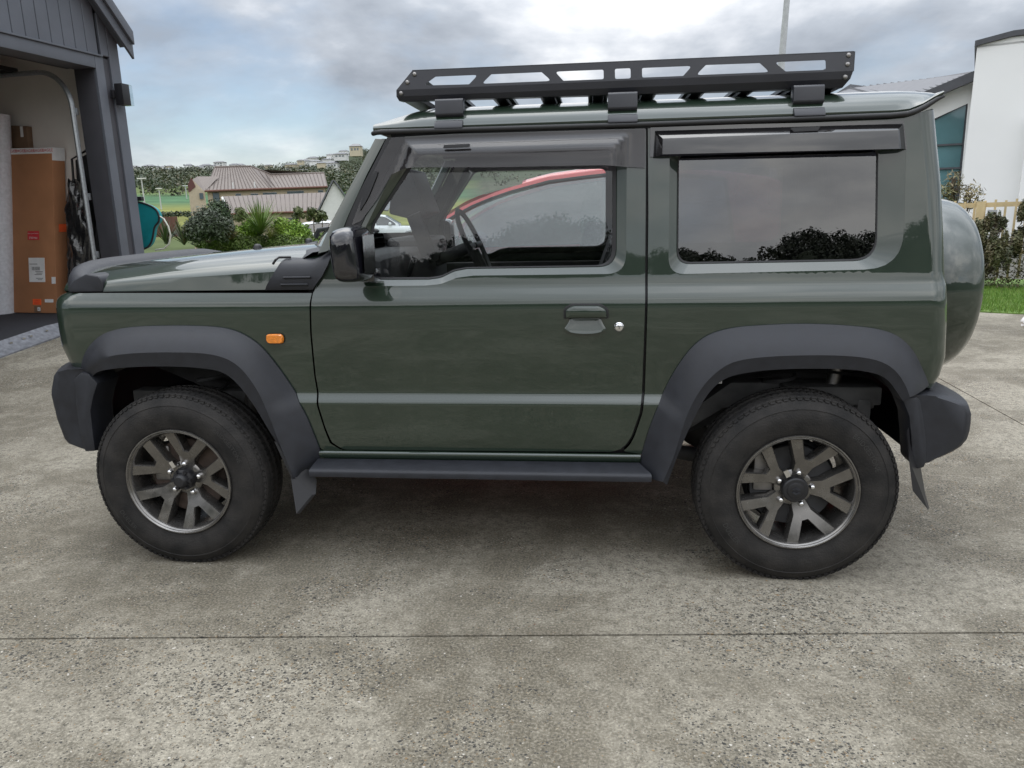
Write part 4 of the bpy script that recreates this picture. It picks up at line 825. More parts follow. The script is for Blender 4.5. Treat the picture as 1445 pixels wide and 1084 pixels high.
for k, (x, y, lb) in enumerate(((-12.2, 24.2, 'low mid green shrub filling the bed below the olive shrub'), (-11.5, 24.0, 'low mid green shrub below the tufted sapling left of the cordyline'), (-10.9, 24.6, 'low mid green shrub right behind the cordyline foot'), (-9.9, 24.2, 'low mid green shrub in front of the right lime shrub'), (-9.2, 24.9, 'low mid green shrub in front of the white hatchback'), (-8.5, 25.4, 'low mid green shrub beside the windscreen pillar'), (-13.0, 24.4, 'low mid green shrub between the flax and the olive shrub'))):
    shrub('low_shrub', lb, 'shrub', [(x, y, .28, .48, .45, .34), (x + .35, y + .1, .22, .40, .4, .32), (x - .3, y, .38, .34, .36, .30)], 2600, .05, LW, 6, 'low shrubs beyond the bonnet', 60 + k)
# belt of trees and rising ground behind the photographer, seen only in the glass and paint
def back_wood():
    g = np.random.default_rng(18); cl = []
    for i in range(420):
        x = g.uniform(-80, 85); y = -62 - 46 * g.random(); h_ = 1.3 + 1.0 * g.random() + (2.2 if -9 < x < 1 else 0)
        z0 = float(terrain_z(np.array(x), np.array(y))); cl.append((x, y, z0 + h_ * .5, h_ * 1.0, h_ * .8, h_ * .6)); cl.append((x + g.uniform(-1, 1), y, z0 + h_ * .9, h_ * .5, h_ * .5, h_ * .42))
    return leaves('tree_belt', cl, 140000, .24, [(0.025, 0.035, 0.018), (0.035, 0.045, 0.022), (0.045, 0.05, 0.028)], seed=6)
stuff(back_wood())

# ================================================================== the parked green four-wheel drive
# frame: x runs from the nose (-) to the tail (+), front axle at x = 0; left flank at y = -0.73; z up
PZ = [(.20, .68), (.40, .700), (.443, .710), (.50, .7175), (.60, .7245), (.622, .7265), (.629, .7255), (.655, .7085), (.662, .7070), (.70, .7095), (.80, .7195), (.90, .7265), (.965, .728), (.985, .7272), (1.00, .7240), (1.015, .7180), (1.03, .7105), (1.04, .7050), (1.05, .7015), (1.07, .698), (1.10, .695), (1.62, .648), (1.72, .639)]
_zz = np.arange(.2, 1.72, .001); _hh = np.interp(_zz, *zip(*PZ)); _k = np.exp(-.5 * (np.arange(-12, 13) / 4.) ** 2); _k /= _k.sum(); _hh = np.convolve(np.pad(_hh, 12, mode='edge'), _k, 'valid')
def Hz(z): return np.interp(z, _zz, _hh)
FR, RR = 0.12, 0.07
def XC(z): return np.interp(z, [.68, .767, .832, .906, .999, 1.014, 1.0315, 1.045], [-.335, -.368, -.387, -.385, -.381, -.378, -.36, -.315])
def XR(z): return np.interp(z, [.66, .72, .785, 1.0, 1.03, 1.06, 1.18, 1.36, 1.49, 1.61], [2.645, 2.67, 2.678, 2.658, 2.660, 2.656, 2.645, 2.625, 2.604, 2.586])
def PS(u, z, off=0.0):
    """point of the left flank; u is x along the flat, then arc length round the corners"""
    u = np.asarray(u, float); z = np.asarray(z, float); h = Hz(z); xc, xr = XC(z), XR(z)
    th = np.clip((xc - u) / FR, 0, 1.75); tr = np.clip((u - xr) / RR, 0, 1.75)
    x = np.where(u < xc, xc - (FR + off) * np.sin(th), np.where(u > xr, xr + (RR + off) * np.sin(tr), u))
    y = -(h + off) + FR * 0 + np.where(u < xc, (FR + off) * (1 - np.cos(th)), 0) + np.where(u > xr, (RR + off) * (1 - np.cos(tr)), 0)
    return np.stack([x, y, z + 0 * u], -1)
CREASE = [.60, .612, .620, .626, .632, .640, .650, .656, .662, .668, .68, .955, .97, .98, .988, .996, 1.004, 1.012, 1.020, 1.028, 1.036, 1.044, 1.052, 1.062, 1.08]
def panel(name, outer, holes, mat, parent, side=1, off=0.0, offf=None, flange=0.02, xs=None, zstep=0.03, seg=0.012, round_edge=True):
    loops = [resample(L, max(8, int(sum(np.linalg.norm(np.subtract(L[i], L[i - 1])) for i in range(len(L))) / seg)), True) for L in [outer] + list(holes)]
    A = []; E = []
    for L in loops:
        b = len(A); n = len(L); A += [tuple(q) for q in L]; E += [(b + i, b + (i + 1) % n) for i in range(n)]
    O = loops[0]; x0, z0 = O.min(0); x1, z1 = O.max(0)
    zl = np.array(sorted(set([z for z in np.arange(z0, z1, zstep)] + [z for z in CREASE if z0 < z < z1])))
    xl = np.arange(x0, x1, 0.03) if xs is None else xs
    if x0 < -0.3: xl = np.r_[xl, np.arange(x0, -0.25, 0.01)]
    if x1 > 2.6: xl = np.r_[xl, np.arange(2.55, x1, 0.008)]
    gx, gz = [a.ravel() for a in np.meshgrid(np.unique(xl.round(4)), zl)]
    k = inside(O, gx, gz)
    for L in loops[1:]: k &= ~inside(L, gx, gz)
    B = np.vstack([np.array(A), np.c_[gx[k], gz[k]]])
    v, e, f, *_ = delaunay_2d_cdt([Vector(q) for q in B], E, [], 0, 1e-7)
    V = np.array([(q.x, q.y) for q in v]); F = np.array([t for t in f if len(t) == 3]); c = V[F].mean(1)
    k = inside(O, c[:, 0], c[:, 1])
    for L in loops[1:]: k &= ~inside(L, c[:, 0], c[:, 1])
    F = F[k]
    fo = (lambda u, z: off) if offf is None else offf
    def S(u, z): return PS(u, z, fo(u, z))
    def NN(u, z):
        e_ = 1e-3; a = S(u + e_, z) - S(u - e_, z); b = S(u, z + e_) - S(u, z - e_); n = np.cross(a, b); return n / np.linalg.norm(n, axis=-1)[..., None]
    P = S(V[:, 0], V[:, 1]); Nn = NN(V[:, 0], V[:, 1])
    # F must be wound so that its normal is outward (x,z) CCW -> cross(dx,dz) = -y : outward on the left
    T = V[F]; ar = (T[:, 1, 0] - T[:, 0, 0]) * (T[:, 2, 1] - T[:, 0, 1]) - (T[:, 2, 0] - T[:, 0, 0]) * (T[:, 1, 1] - T[:, 0, 1]); F[ar < 0] = F[ar < 0][:, ::-1]
    allP, allN, allF = [P], [Nn], [F]; b = len(P)
    for L in loops:
        if not flange: break
        n = len(L); p = S(L[:, 0], L[:, 1]); nn = NN(L[:, 0], L[:, 1]); q = p - nn * flange
        i = np.arange(n); j = (i + 1) % n
        t = p[j] - p[i - 1]; en = np.cross(t, nn); en /= np.linalg.norm(en, axis=1)[:, None] + 1e-9
        cent = L.mean(0); 
        allP += [p, q]; allN += [en, en]; allF.append(np.c_[b + i, b + j, b + n + j]); allF.append(np.c_[b + i, b + n + j, b + n + i]); b += 2 * n
    P, Nn, F = np.vstack(allP), np.vstack(allN), np.vstack(allF)
    if side < 0: P = P * [1, -1, 1]; Nn = Nn * [1, -1, 1]; F = F[:, ::-1]
    me = bpy.data.meshes.new(name); me.from_pydata(P.tolist(), [], F.tolist())
    me.polygons.foreach_set('use_smooth', [True] * len(me.polygons)); me.normals_split_custom_set_from_vertices(Nn.tolist())
    ob = bpy.data.objects.new(name, me); COL.objects.link(ob); me.materials.append(MATS[mat]); attach(ob, parent); return ob
def ring(name, La, Lb, oa, ob_, mat, parent, side=1, steps=4, curve=None):
    """band between two outlines on the flank, at offsets oa and ob_"""
    La, Lb = np.array(La), np.array(Lb); m = MB(); loops = []
    for s in np.linspace(0, 1, steps + 1):
        L = La * (1 - s) + Lb * s; c = s if curve is None else curve(s)
        P = PS(L[:, 0], L[:, 1], oa * (1 - c) + ob_ * c); loops.append(P * [1, side, 1])
    m.loft([list(map(tuple, L)) for L in loops]); return m.build(name, mat, parent, 50)
def fan(name, L, off, mat, parent, side=1):
    """flat pane filling an outline on the flank"""
    P = PS(np.array(L)[:, 0], np.array(L)[:, 1], off) * [1, side, 1]; m = MB(); m.add([tuple(p) for p in P], [tuple(range(len(P)))]); return m.build(name, mat, parent, 0)

car = thing('parked_car', 'dark green two door four wheel drive with black roof rack parked on the concrete', 'car', (1.1, 0, 0))
FL_OF = [(-0.4247, 0.6983), (-0.3948, 0.7294), (-0.3594, 0.8157), (-0.2977, 0.8728), (-0.2423, 0.8996), (-0.1569, 0.9152), (-0.0088, 0.9196), (0.1692, 0.9159), (0.2479, 0.9016), (0.3073, 0.8703), (0.3511, 0.8303), (0.3981, 0.759), (0.4507, 0.6623), (0.4887, 0.586), (0.518, 0.4817), (0.5303, 0.4196)]
FL_OR = [(1.7143, 0.3587), (1.7227, 0.4277), (1.7521, 0.5496), (1.7948, 0.6635), (1.8383, 0.7589), (1.8886, 0.8339), (1.9394, 0.876), (2.0084, 0.8979), (2.0945, 0.9072), (2.2647, 0.9134), (2.4349, 0.9027), (2.5202, 0.8878), (2.5725, 0.8634), (2.621, 0.8147), (2.6618, 0.7407), (2.6858, 0.6948)]
def arch(L, s):   # pull an arch outline a little towards its centre so panels tuck under the flare
    c = np.array([np.mean([p[0] for p in L]), 0.45]); return [tuple(c + (np.array(p) - c) * s) for p in L]
fend = [(-0.503, 1.0385), (-0.2599, 1.0385), (0.3654, 1.0320), (0.5445, 1.0300), (0.5385, 0.9981), (0.5310, 0.8852), (0.5275, 0.7251), (0.5318, 0.6474), (0.5345, 0.6085), (0.5505, 0.5289), (0.5672, 0.4659), (0.5975, 0.4453), (0.6137, 0.4375), (0.5340, 0.4375)] + arch(FL_OF, 0.97)[::-1][1:] + [(-0.45, 0.70), (-0.47, 0.735), (-0.503, 0.745)]
door = [(0.5485, 1.030), (0.5684, 1.0712), (0.5985, 1.1295), (0.6253, 1.1853), (0.6686, 1.2537), (0.7435, 1.3765), (0.8251, 1.5111), (0.852, 1.560), (1.072, 1.5648), (1.3647, 1.5647), (1.7245, 1.5635), (1.7265, 1.2875), (1.7275, 1.0503), (1.7262, 0.9241), (1.7232, 0.6645), (1.7150, 0.5943), (1.6895, 0.5100), (1.6701, 0.4745), (1.648, 0.4552), (1.6208, 0.4450), (1.196, 0.4422), (0.6225, 0.4404), (0.6010, 0.4510), (0.5745, 0.4715), (0.5570, 0.5305), (0.5415, 0.6085), (0.5382, 0.6499), (0.5337, 0.7252), (0.5372, 0.8851), (0.5445, 0.9981)]
WO = roundpoly([(0.735, 1.0519), (0.9583, 1.0515), (1.0145, 1.0560), (1.0732, 1.0775), (1.1314, 1.0841), (1.662, 1.0835), (1.662, 1.531), (0.905, 1.533), (0.738, 1.238)], [.012, .05, .08, .08, .05, .065, .03, .05, .12])
WI = roundpoly([(0.757, 1.075), (0.9688, 1.0730), (1.0120, 1.0785), (1.058, 1.1003), (1.1067, 1.1085), (1.6285, 1.1085), (1.627, 1.511), (0.945, 1.514), (0.7626, 1.262)], [.012, .05, .08, .08, .05, .060, .03, .05, .12])
QO = roundpoly([(1.806, 1.0795), (2.570, 1.0885), (2.556, 1.506), (1.8035, 1.506)], [.055, .12, .03, .03])
QI = roundpoly([(1.8365, 1.1128), (2.4935, 1.1150), (2.4790, 1.484), (1.8325, 1.484)], [.045, .075, .03, .03])
_rz = np.array([.672, .69, .72, .75, .785, .85, .92, 1.0, 1.02, 1.035, 1.05, 1.12, 1.18, 1.27, 1.36, 1.49, 1.56, 1.60])
quart = [(1.7305, 1.5633), (1.9292, 1.5646), (2.2686, 1.5668), (2.5516, 1.5716), (2.597, 1.585)] + [(float(XR(z)) + 0.1105, float(z)) for z in _rz[::-1]] + arch(FL_OR, 0.97)[::-1] + [(1.727, 0.4375), (1.6600, 0.4465), (1.6842, 0.4736), (1.7008, 0.5107), (1.7253, 0.5943), (1.7335, 0.6646), (1.7352, 0.9241), (1.7365, 1.0503), (1.7360, 1.2875)]
fdoor = {}
for sd_ in (1, -1):
    lf = 'left' if sd_ > 0 else 'right'
    panel('front_fender', fend, [], 'green_paint', car, sd_)
    d = panel('door', door, [WO], 'green_paint', car, sd_); fdoor[sd_] = d
    q = panel('rear_quarter', quart, [QO], 'green_paint', car, sd_)
    # dark return behind the shut lines
    panel('inner_sill', [(0.46, 0.44), (0.52, 1.03), (0.60, 1.12), (0.72, 1.13), (0.72, 1.04), (0.62, 0.46), (1.62, 0.46), (1.69, 0.60), (1.695, 1.55), (0.86, 1.545), (0.84, 1.572), (1.78, 1.574), (1.79, 0.9), (1.78, 0.6), (1.72, 0.42), (0.5, 0.42)], [], 'dark_trim', car, sd_, off=-0.024, flange=0.0)
    ring('window_chamfer', WO, WI, -0.0005, -0.019, 'green_paint', d, sd_)
    g1 = np.array(WI); c1 = g1.mean(0); 
    ring('window_seal', WI, [tuple(c1 + (p - c1) * [0.975, 0.955]) for p in g1], -0.016, -0.020, 'rubber_seal', d, sd_, 2)
    fan('window_glass', [tuple(c1 + (p - c1) * [0.985, 0.975]) for p in g1], -0.022, 'window_glass', d, sd_)
    ring('window_chamfer', QO, QI, -0.0005, -0.024, 'green_paint', q, sd_, 5)
    g2 = np.array(QI); c2 = g2.mean(0)
    ring('window_seal', QI, [tuple(c2 + (p - c2) * [0.985, 0.97]) for p in g2], -0.022, -0.0245, 'rubber_seal', q, sd_, 2)
    fan('window_glass', [tuple(c2 + (p - c2) * [0.99, 0.98]) for p in g2], -0.0262, 'privacy_glass', q, sd_)
    # painted sill strip, side step
    m = MB(); L = []
    for y_, z_ in ((.700, .4365), (.716, .4350), (.7195, .428), (.716, .415), (.705, .400)): L.append([(x, -sd_ * y_, z_) for x in (0.524, 0.9, 1.3, 1.722)])
    m.loft(L, False); m.build('sill_strip', 'green_paint', car, 60)
    m = MB(); L = []
    for y_, z_, e in ((.712, .4055, 0.0), (.725, .4085, 0.0), (.790, .3930, .025), (.800, .3880, .027), (.803, .3820, .027), (.800, .3640, .027), (.785, .3590, .02), (.62, .345, 0.0)): 
        L.append([(0.520 - e * 0.3 + 0.0, -sd_ * y_, z_), (1.1, -sd_ * y_, z_), (1.718 + e * 1.4, -sd_ * y_, z_)])
    m.loft(L, False); m.build('side_step', 'black_plastic', car, 40)
    # black sash along the front of the door frame
    sash = [(0.615, 1.192), (0.659, 1.257), (0.731, 1.377), (0.812, 1.512), (0.838, 1.560), (0.905, 1.5605), (0.862, 1.49), (0.800, 1.385), (0.732, 1.262), (0.742, 1.075), (0.715, 1.075), (0.70, 1.18)]
    panel('door_sash', sash, [], 'dark_trim', d, sd_, off=0.004, flange=0.006)
# flares
FL_MF = [(-0.3536, 0.7049), (-0.3154, 0.7667), (-0.2751, 0.792), (-0.2226, 0.8153), (-0.1397, 0.8275), (-0.0106, 0.8325), (0.1645, 0.8295), (0.2476, 0.8087), (0.303, 0.7644), (0.3548, 0.6753), (0.3891, 0.561), (0.4203, 0.4528), (0.4496, 0.3596)]
FL_IF = [(-0.3521, 0.689), (-0.3171, 0.7391), (-0.2574, 0.7619), (-0.1519, 0.7753), (0.0216, 0.779), (0.1762, 0.7685), (0.235, 0.7475), (0.283, 0.6948), (0.3289, 0.6194), (0.3736, 0.5268), (0.4138, 0.4577), (0.4502, 0.3504)]
FL_OF2 = FL_OF + [(0.5150, 0.37), (0.4787, 0.3411)]
FL_MR = [(1.7941, 0.3663), (1.8125, 0.4086), (1.8373, 0.48), (1.8685, 0.6116), (1.918, 0.7139), (1.9832, 0.78), (2.0422, 0.8042), (2.1676, 0.816), (2.3347, 0.8182), (2.4425, 0.8097), (2.5018, 0.7919), (2.5458, 0.7587), (2.5783, 0.7062), (2.5901, 0.6749)]
FL_IR = [(1.8101, 0.3507), (1.8147, 0.3629), (1.8393, 0.4472), (1.8883, 0.5812), (1.937, 0.6831), (1.9867, 0.7339), (2.0464, 0.7543), (2.1726, 0.7697), (2.3841, 0.7698), (2.475, 0.7564), (2.5193, 0.7349), (2.5562, 0.6856), (2.5731, 0.6602)]
def flare(Lo, Lm, Li, sd_):
    n = 72; o, mi, inn = smooth_curve(Lo, n, 2), smooth_curve(Lm, n, 2), smooth_curve(Li, n, 2); m = MB(); rows = []
    b = PS(o[:, 0], o[:, 1], 0.001)
    def at(L, y): return np.c_[L[:, 0], np.full(n, y), L[:, 1]]
    M_ = at(mi, -0.800); M_[:, 1] = np.minimum(M_[:, 1], b[:, 1] - 0.012)
    fr = np.clip((np.arange(n) / (n - 1)) / 0.16, 0, 1) if Lo[0][0] < 0 else np.ones(n)
    M_[:, 1] = b[:, 1] * (1 - fr) * 0.75 + M_[:, 1] * (fr + (1 - fr) * 0.25) 
    I_ = at(inn, -0.790); I_[:, 1] = np.maximum(I_[:, 1], M_[:, 1] + 0.006)
    b_in = b.copy(); b_in[:, 1] += 0.006
    rows = [b_in, b + [0, -0.006, 0]]
    for s, bul in ((.12, .006), (.3, .009), (.5, .010), (.7, .008), (.88, .004)):
        q = b * (1 - s) + M_ * s; q[:, 1] -= bul; rows.append(q)
    rows += [M_ + [0, -0.0005, 0], M_ * 0.8 + I_ * 0.2, I_ * 0.85 + M_ * 0.15, I_]
    back = I_.copy(); back[:, 1] = -0.70; rows.append(back)
    m.loft([[(p[0], sd_ * p[1], p[2]) for p in r] for r in rows], False)
    return m.build('wheel_arch_flare', 'black_plastic', car, 32)
for sd_ in (1, -1):
    flare(FL_OF2, FL_MF, FL_IF, sd_); flare(FL_OR, FL_MR, FL_IR, sd_)
    # wheel housings
    for Li, nm in ((FL_IF, 'wheel_housing'), (FL_IR, 'wheel_housing')):
        q = smooth_curve(Li, 40, 2); c = q.mean(0); q2 = c + (q - c) * 1.03; m = MB()
        m.loft([[(p[0], -sd_ * y, p[1] + dz) for p in q2] for y, dz in ((.72, 0), (.55, .012), (.36, .02))], False)
        e_ = [(p[0], -sd_ * .36, p[1] + .02) for p in q2]; m.add(e_, [tuple(range(len(e_)))]); m.build(nm, 'chassis', car, 60)
    # mud flaps: thick rubber sheets that twist a little
    m = MB()
    A_ = [(0.385, -.79, .495), (0.435, -.79, .36), (0.448, -.80, .216), (0.512, -.79, .290), (0.500, -.74, .325), (0.44, -.72, .45)]
    B_ = [(x + .012, y + .004, z) for x, y, z in A_]
    m.add([(x, sd_ * y, z) for x, y, z in A_ + B_], [(0, 1, 2, 3, 4, 5), (11, 10, 9, 8, 7, 6)] + [(i, (i + 1) % 6, 6 + (i + 1) % 6, 6 + i) for i in range(6)])
    m.build('mud_flap', 'dark_trim', car, 30)
    m = MB()
    A_ = [(2.590, -.80, .56), (2.606, -.80, .465), (2.634, -.79, .345), (2.700, -.77, .268), (2.665, -.70, .43), (2.65, -.70, .56)]
    B_ = [(x + .012, y + .02, z) for x, y, z in A_]
    m.add([(x, sd_ * y, z) for x, y, z in A_ + B_], [(0, 1, 2, 3, 4, 5), (11, 10, 9, 8, 7, 6)] + [(i, (i + 1) % 6, 6 + (i + 1) % 6, 6 + i) for i in range(6)])
    m.build('mud_flap', 'dark_trim', car, 30)

# bonnet: side faces, shoulder, crowned top
def bz_edge(x): return np.interp(x, [-.44, -.26, .0, .2, .42, .60], [1.058, 1.076, 1.091, 1.101, 1.112, 1.125])
def bz_sh(x): return np.interp(x, [-.44, -.26, .0, .2, .42, .60], [1.078, 1.096, 1.120, 1.132, 1.143, 1.155])
def bz_c(x): return np.interp(x, [-.50, -.44, -.26, .0, .2, .42, .60], [1.112, 1.120, 1.138, 1.161, 1.177, 1.190, 1.196])
def bonnet_section(x):
    fx = max(0.0, (-0.30 - x) / 0.2); w = 0.700 - 0.09 * fx ** 1.6 if x < -0.30 else 0.700
    pts = []
    e, s, c = float(bz_edge(x)), float(bz_sh(x)), float(bz_c(x))
    prof = [(w, 1.043), (w - .001, 1.05), (w - .004, (1.043 + e) / 2), (w - .007, e - .004), (w - .010, e), (w - .022, (e * .55 + s * .45)), (w - .045, s), (w - .10, s + (c - s) * .42), (w - .20, s + (c - s) * .80), (w - .34, s + (c - s) * .95), (w - .50, c - .001), (0.0, c)]
    return [(x, -y, z) for y, z in prof] + [(x, y, z) for y, z in prof[::-1][1:]]
xs_ = [-0.452, -0.44, -0.41, -0.37, -0.33, -0.30, -0.2, -0.1, 0.0, 0.1, 0.2, 0.3, 0.37, 0.42, 0.50, 0.58]
def bonnet_row(x):
    L = bonnet_section(x); return [(p[0] - 0.055 * (1 - (abs(p[1]) / 0.7) ** 2) * max(0, min(1, (-0.1 - x) / 0.35)), p[1], p[2]) for p in L]
m = MB(); m.loft([[(p[0] + .012, p[1] * .99, 1.03) for p in bonnet_row(xs_[0])]] + [bonnet_row(x) for x in xs_], False)
bon = m.build('bonnet', 'green_paint', car, 28)
m = MB()
for yy in (-.42, .42):
    m.tube([(x, yy, float(bz_c(x)) - .0015 - .003 * 0) for x in (-0.25, -0.05, 0.15, 0.30)], [.002, .004, .004, .002], 8)
# bonnet guard: dark strip following the bonnet's front edge, corner to corner
def bonnet_z(x, a):
    p = sorted((abs(q[1]), q[2]) for q in bonnet_section(x)[:12]); return float(np.interp(a, [q[0] for q in p], [q[1] for q in p]))
m = MB(); rows = []
yy = np.r_[np.linspace(-.702, -.55, 12), np.linspace(-.5, .5, 21), np.linspace(.55, .702, 12)]
for y in yy:
    a = abs(y); xf = -0.508 if a < .45 else -0.508 + .125 * min(1, ((a - .45) / .252)) ** 2.2
    xb = xf + .090; zb = bonnet_z(xb + .03, min(a, .69)); top = zb + .026 * max(0.0, 1 - max(0, (a - .45) / .25) ** 2)
    top = max(top, 1.052); lo = 1.046; hgt = top - lo
    rows.append([(xf + .010, y, lo), (xf - .004, y, lo + hgt * .35), (xf + .006, y, lo + hgt * .72), (xf + .020, y, top - hgt * .06), (xf + .038, y, top), (xb - .012, y, zb + .007), (xb, y, zb - .004)])
m.loft(rows, False); m.build('bonnet_guard', 'black_plastic', car, 50)
for sd_ in (1, -1):
    m = MB(); m.prism([(-0.402, 1.041), (-0.402, 1.062), (-0.372, 1.088), (-0.318, 1.110), (-0.272, 1.102), (-0.262, 1.090), (-0.2575, 1.0766), (-0.262, 1.041)], lambda p, d: (p[0], -sd_ * d, p[1]), .58, .7045); m.build('guard_corner', 'black_plastic', car, 30, bevel=.009, bseg=3)
m = MB(); m.tube([(0.402, -.695, 1.135), (0.416, -.70, 1.150), (0.418, -.675, 1.157), (0.455, -.655, 1.156)], .0045, 6); m.build('bonnet_clip', 'dark_trim', car, 40)
for yv in (.29, -.29):
    m = MB(); m.lathe([(0, .022), (.010, .021), (.017, .012), (.019, -.01)], (0.105 + .06, yv, 1.170), 'z', 14); m.build('washer_nozzle', 'dark_trim', car, 60)
# cowl garnish with two slots
for sd_ in (1, -1):
    cow = [(0.3683, 1.040), (0.392, 1.083), (0.4171, 1.122), (0.5559, 1.122), (0.5920, 1.122), (0.5945, 1.1295), (0.5655, 1.0712), (0.5475, 1.040)]
    lo = np.array(cow)
    def cow_y(x, z): return 0.716 - max(0, (z - 1.10)) * 0.25 - 0.004
    # outer face and a shoulder that rolls over on to the bonnet
    rows = []
    for t in np.linspace(0, 1, 9):
        xa = 0.3683 + (0.5475 - 0.3683) * t
        rowp = []
        slant0 = 0.062; 
        for z, y, fx in ((1.042, .7085, 0), (1.06, .716, .18), (1.09, .7145, .5), (1.115, .709, .78), (1.132, .700, .93), (1.143, .685, 1.0), (1.150, .660, 1.05), (1.155, .62, 1.1)):
            rise = 0.0 if t < .62 else (t - .62) / .38
            zz_ = z + (rise ** 1.6) * max(0, (z - 1.10)) * 0.95
            rowp.append((xa + .062 * fx + (0.018 * rise * fx), -sd_ * y, zz_))
        rows.append(rowp)
    m = MB(); m.loft(rows, False)
    ed0, ed1 = rows[0], rows[-1]
    m.loft([ed0, [(x + .004, y * .97, z - .004) for x, y, z in ed0]], False); m.loft([ed1, [(x - .004, y * .97, z - .004) for x, y, z in ed1]], False)
    cg = m.build('cowl_garnish', 'black_plastic', car, 40)
    for xa, z in ((0.4454, 1.0872), (0.4336, 1.0622)):
        m = MB(); m.tube([(xa, -sd_ * .7168, z), (xa + .101, -sd_ * .7166, z)], .0042, 8); m.build('cowl_rib', 'black_plastic', cg, 50)
# windscreen pillars, windscreen, roof
for sd_ in (1, -1):
    pl_ = [((0.575, -.700, 1.165), (0.590, -.655, 1.195), (0.640, -.70, 1.190)), ((0.640, -.672, 1.300), (0.655, -.640, 1.305), (0.690, -.684, 1.300)), ((0.725, -.652, 1.438), (0.740, -.622, 1.440), (0.762, -.668, 1.438)), ((0.795, -.640, 1.555), (0.806, -.612, 1.557), (0.832, -.655, 1.556))]
    m = MB(); L = []
    for a, b, c in pl_:
        a, b, c = Vector(a), Vector(b), Vector(c); mid = a + (c - a) * .12 + Vector((-.006, -.004, .003)); L.append([tuple((p.x, sd_ * p.y, p.z)) for p in (b, a * .6 + b * .4 + Vector((-.006, 0, .003)), a + Vector((-.002, 0, 0)), mid, a * .5 + c * .5 + Vector((0, -.006, 0)), c, c + Vector((.01, .03, 0)), b + Vector((.03, .02, 0)))])
    m.loft(L, True, True); m.build('windscreen_pillar', 'green_paint', car, 50)
m = MB(); L = []
for s in np.linspace(0, 1, 6):
    a = np.array([0.585, .66, 1.19]) * (1 - s) + np.array([0.803, .615, 1.560]) * s
    row = [(a[0] - .20 * (1 - (y / a[1]) ** 2) * (1 - .55 * s), y, a[2] + .02 * (1 - (y / a[1]) ** 2) * s) for y in np.linspace(-a[1], a[1], 15)]; L.append(row)
m.loft(L, False); m.build('windscreen', 'window_glass', car, 60)
m = MB(); L = [[(0.60 - .21 * (1 - (y / .66) ** 2) + dx, y, z + .02 * (1 - abs(y) / .66)) for y in np.linspace(-.66, .66, 13)] for dx, z in ((-.10, 1.15), (-.06, 1.172), (.0, 1.18), (.04, 1.20))]
m.loft(L, False); m.build('scuttle', 'dark_trim', car, 50)
for s_, (yb, ye) in enumerate(((-.10, -.60), (.48, -.06))):
    m = MB(); P = [(0.585 - .21 * (1 - (yb / .66) ** 2) - .03, yb, 1.215), (0.585 - .2 * (1 - ((yb * .6 + ye * .4) / .66) ** 2) + .01, yb * .6 + ye * .4, 1.243), (0.60 - .19 * (1 - (ye / .66) ** 2) + .02, ye, 1.255)]
    m.tube(P, [.012, .009, .006], 8); m.build('wiper', 'dark_trim', car, 50)
# roof skin
def roof_half(x):
    f = sstep(0.735, 1.0, x) if x < 1.2 else 1.0; r = float(sstep(2.75, 2.55, x)) if x > 2.5 else 1.0
    top = 1.605 + (1.697 - 1.605) * float(f) ** .7 if x < 1.0 else 1.697
    top = top - (1 - r) * 0.020
    eave = float(np.interp(x, [2.50, 2.55, 2.593, 2.64, 2.665], [1.588, 1.590, 1.604, 1.632, 1.643]))
    pr = [(.652, 1.584), (.654, 1.592), (.649, 1.600)]
    eave_r = eave; eave = 1.588; hh = top - eave - .012
    for u in (.08, .18, .30, .42, .52, .62, .72, .82, .9, .96, 1.0):
        pass
    for y, k in ((.644, .10), (.634, .22), (.621, .345), (.605, .45), (.585, .54), (.56, .615), (.52, .70), (.46, .785), (.38, .865), (.28, .935), (.15, .982), (0, 1.0)):
        pr.append((y, eave + .012 + hh * k))
    return [(y, max(z, eave_r - .004 + .006 * (i > 0) + .004 * (i > 1))) for i, (y, z) in enumerate(pr)]
rows = []
for x in [.790, .796, .806, .82, .84, .87, .91, .96, 1.02, 1.2, 1.6, 2.0, 2.3, 2.45, 2.52, 2.56, 2.60, 2.63, 2.65, 2.66]:
    pr = roof_half(x); bow = lambda y: -(0.02 * (1 - (y / .65) ** 2)) * max(0, 1 - (x - .77) / .25) if x < 1.02 else 0.0
    L = [(x + bow(y), -y, z) for y, z in pr] + [(x + bow(y), y, z) for y, z in pr[::-1][1:]]; rows.append(L)
m = MB(); m.loft(rows, False); m.build('roof', 'green_paint', car, 40)
m = MB(); L = rows[0]; m.loft([L, [(p[0] + .02, p[1] * .98, 1.575) for p in L]], False)
L = rows[-1]; m.loft([L, [(p[0] - .006, p[1] * .99, p[2] - .02 if i not in (0, len(L) - 1) else p[2] - .006) for i, p in enumerate(L)]], False); m.build('roof_edge', 'green_paint', car, 40)
for sd_ in (1, -1):                                            # black drip rail
    RP = [(0.785, .640, 1.5755), (0.80, .655, 1.577), (0.8241, .661, 1.5780), (1.2684, .663, 1.5755), (1.7228, .663, 1.5735), (2.2676, .663, 1.5745), (2.50, .662, 1.5755), (2.5501, .661, 1.5785), (2.575, .660, 1.5850), (2.6028, .658, 1.5975), (2.6401, .655, 1.6205), (2.662, .650, 1.630)]
    m = MB(); m.tube([(x, -sd_ * y, z) for x, y, z in RP], [.008, .0085] + [.0088] * 8 + [.007, .005], 10); m.build('drip_rail', 'rubber_seal', car, 60)
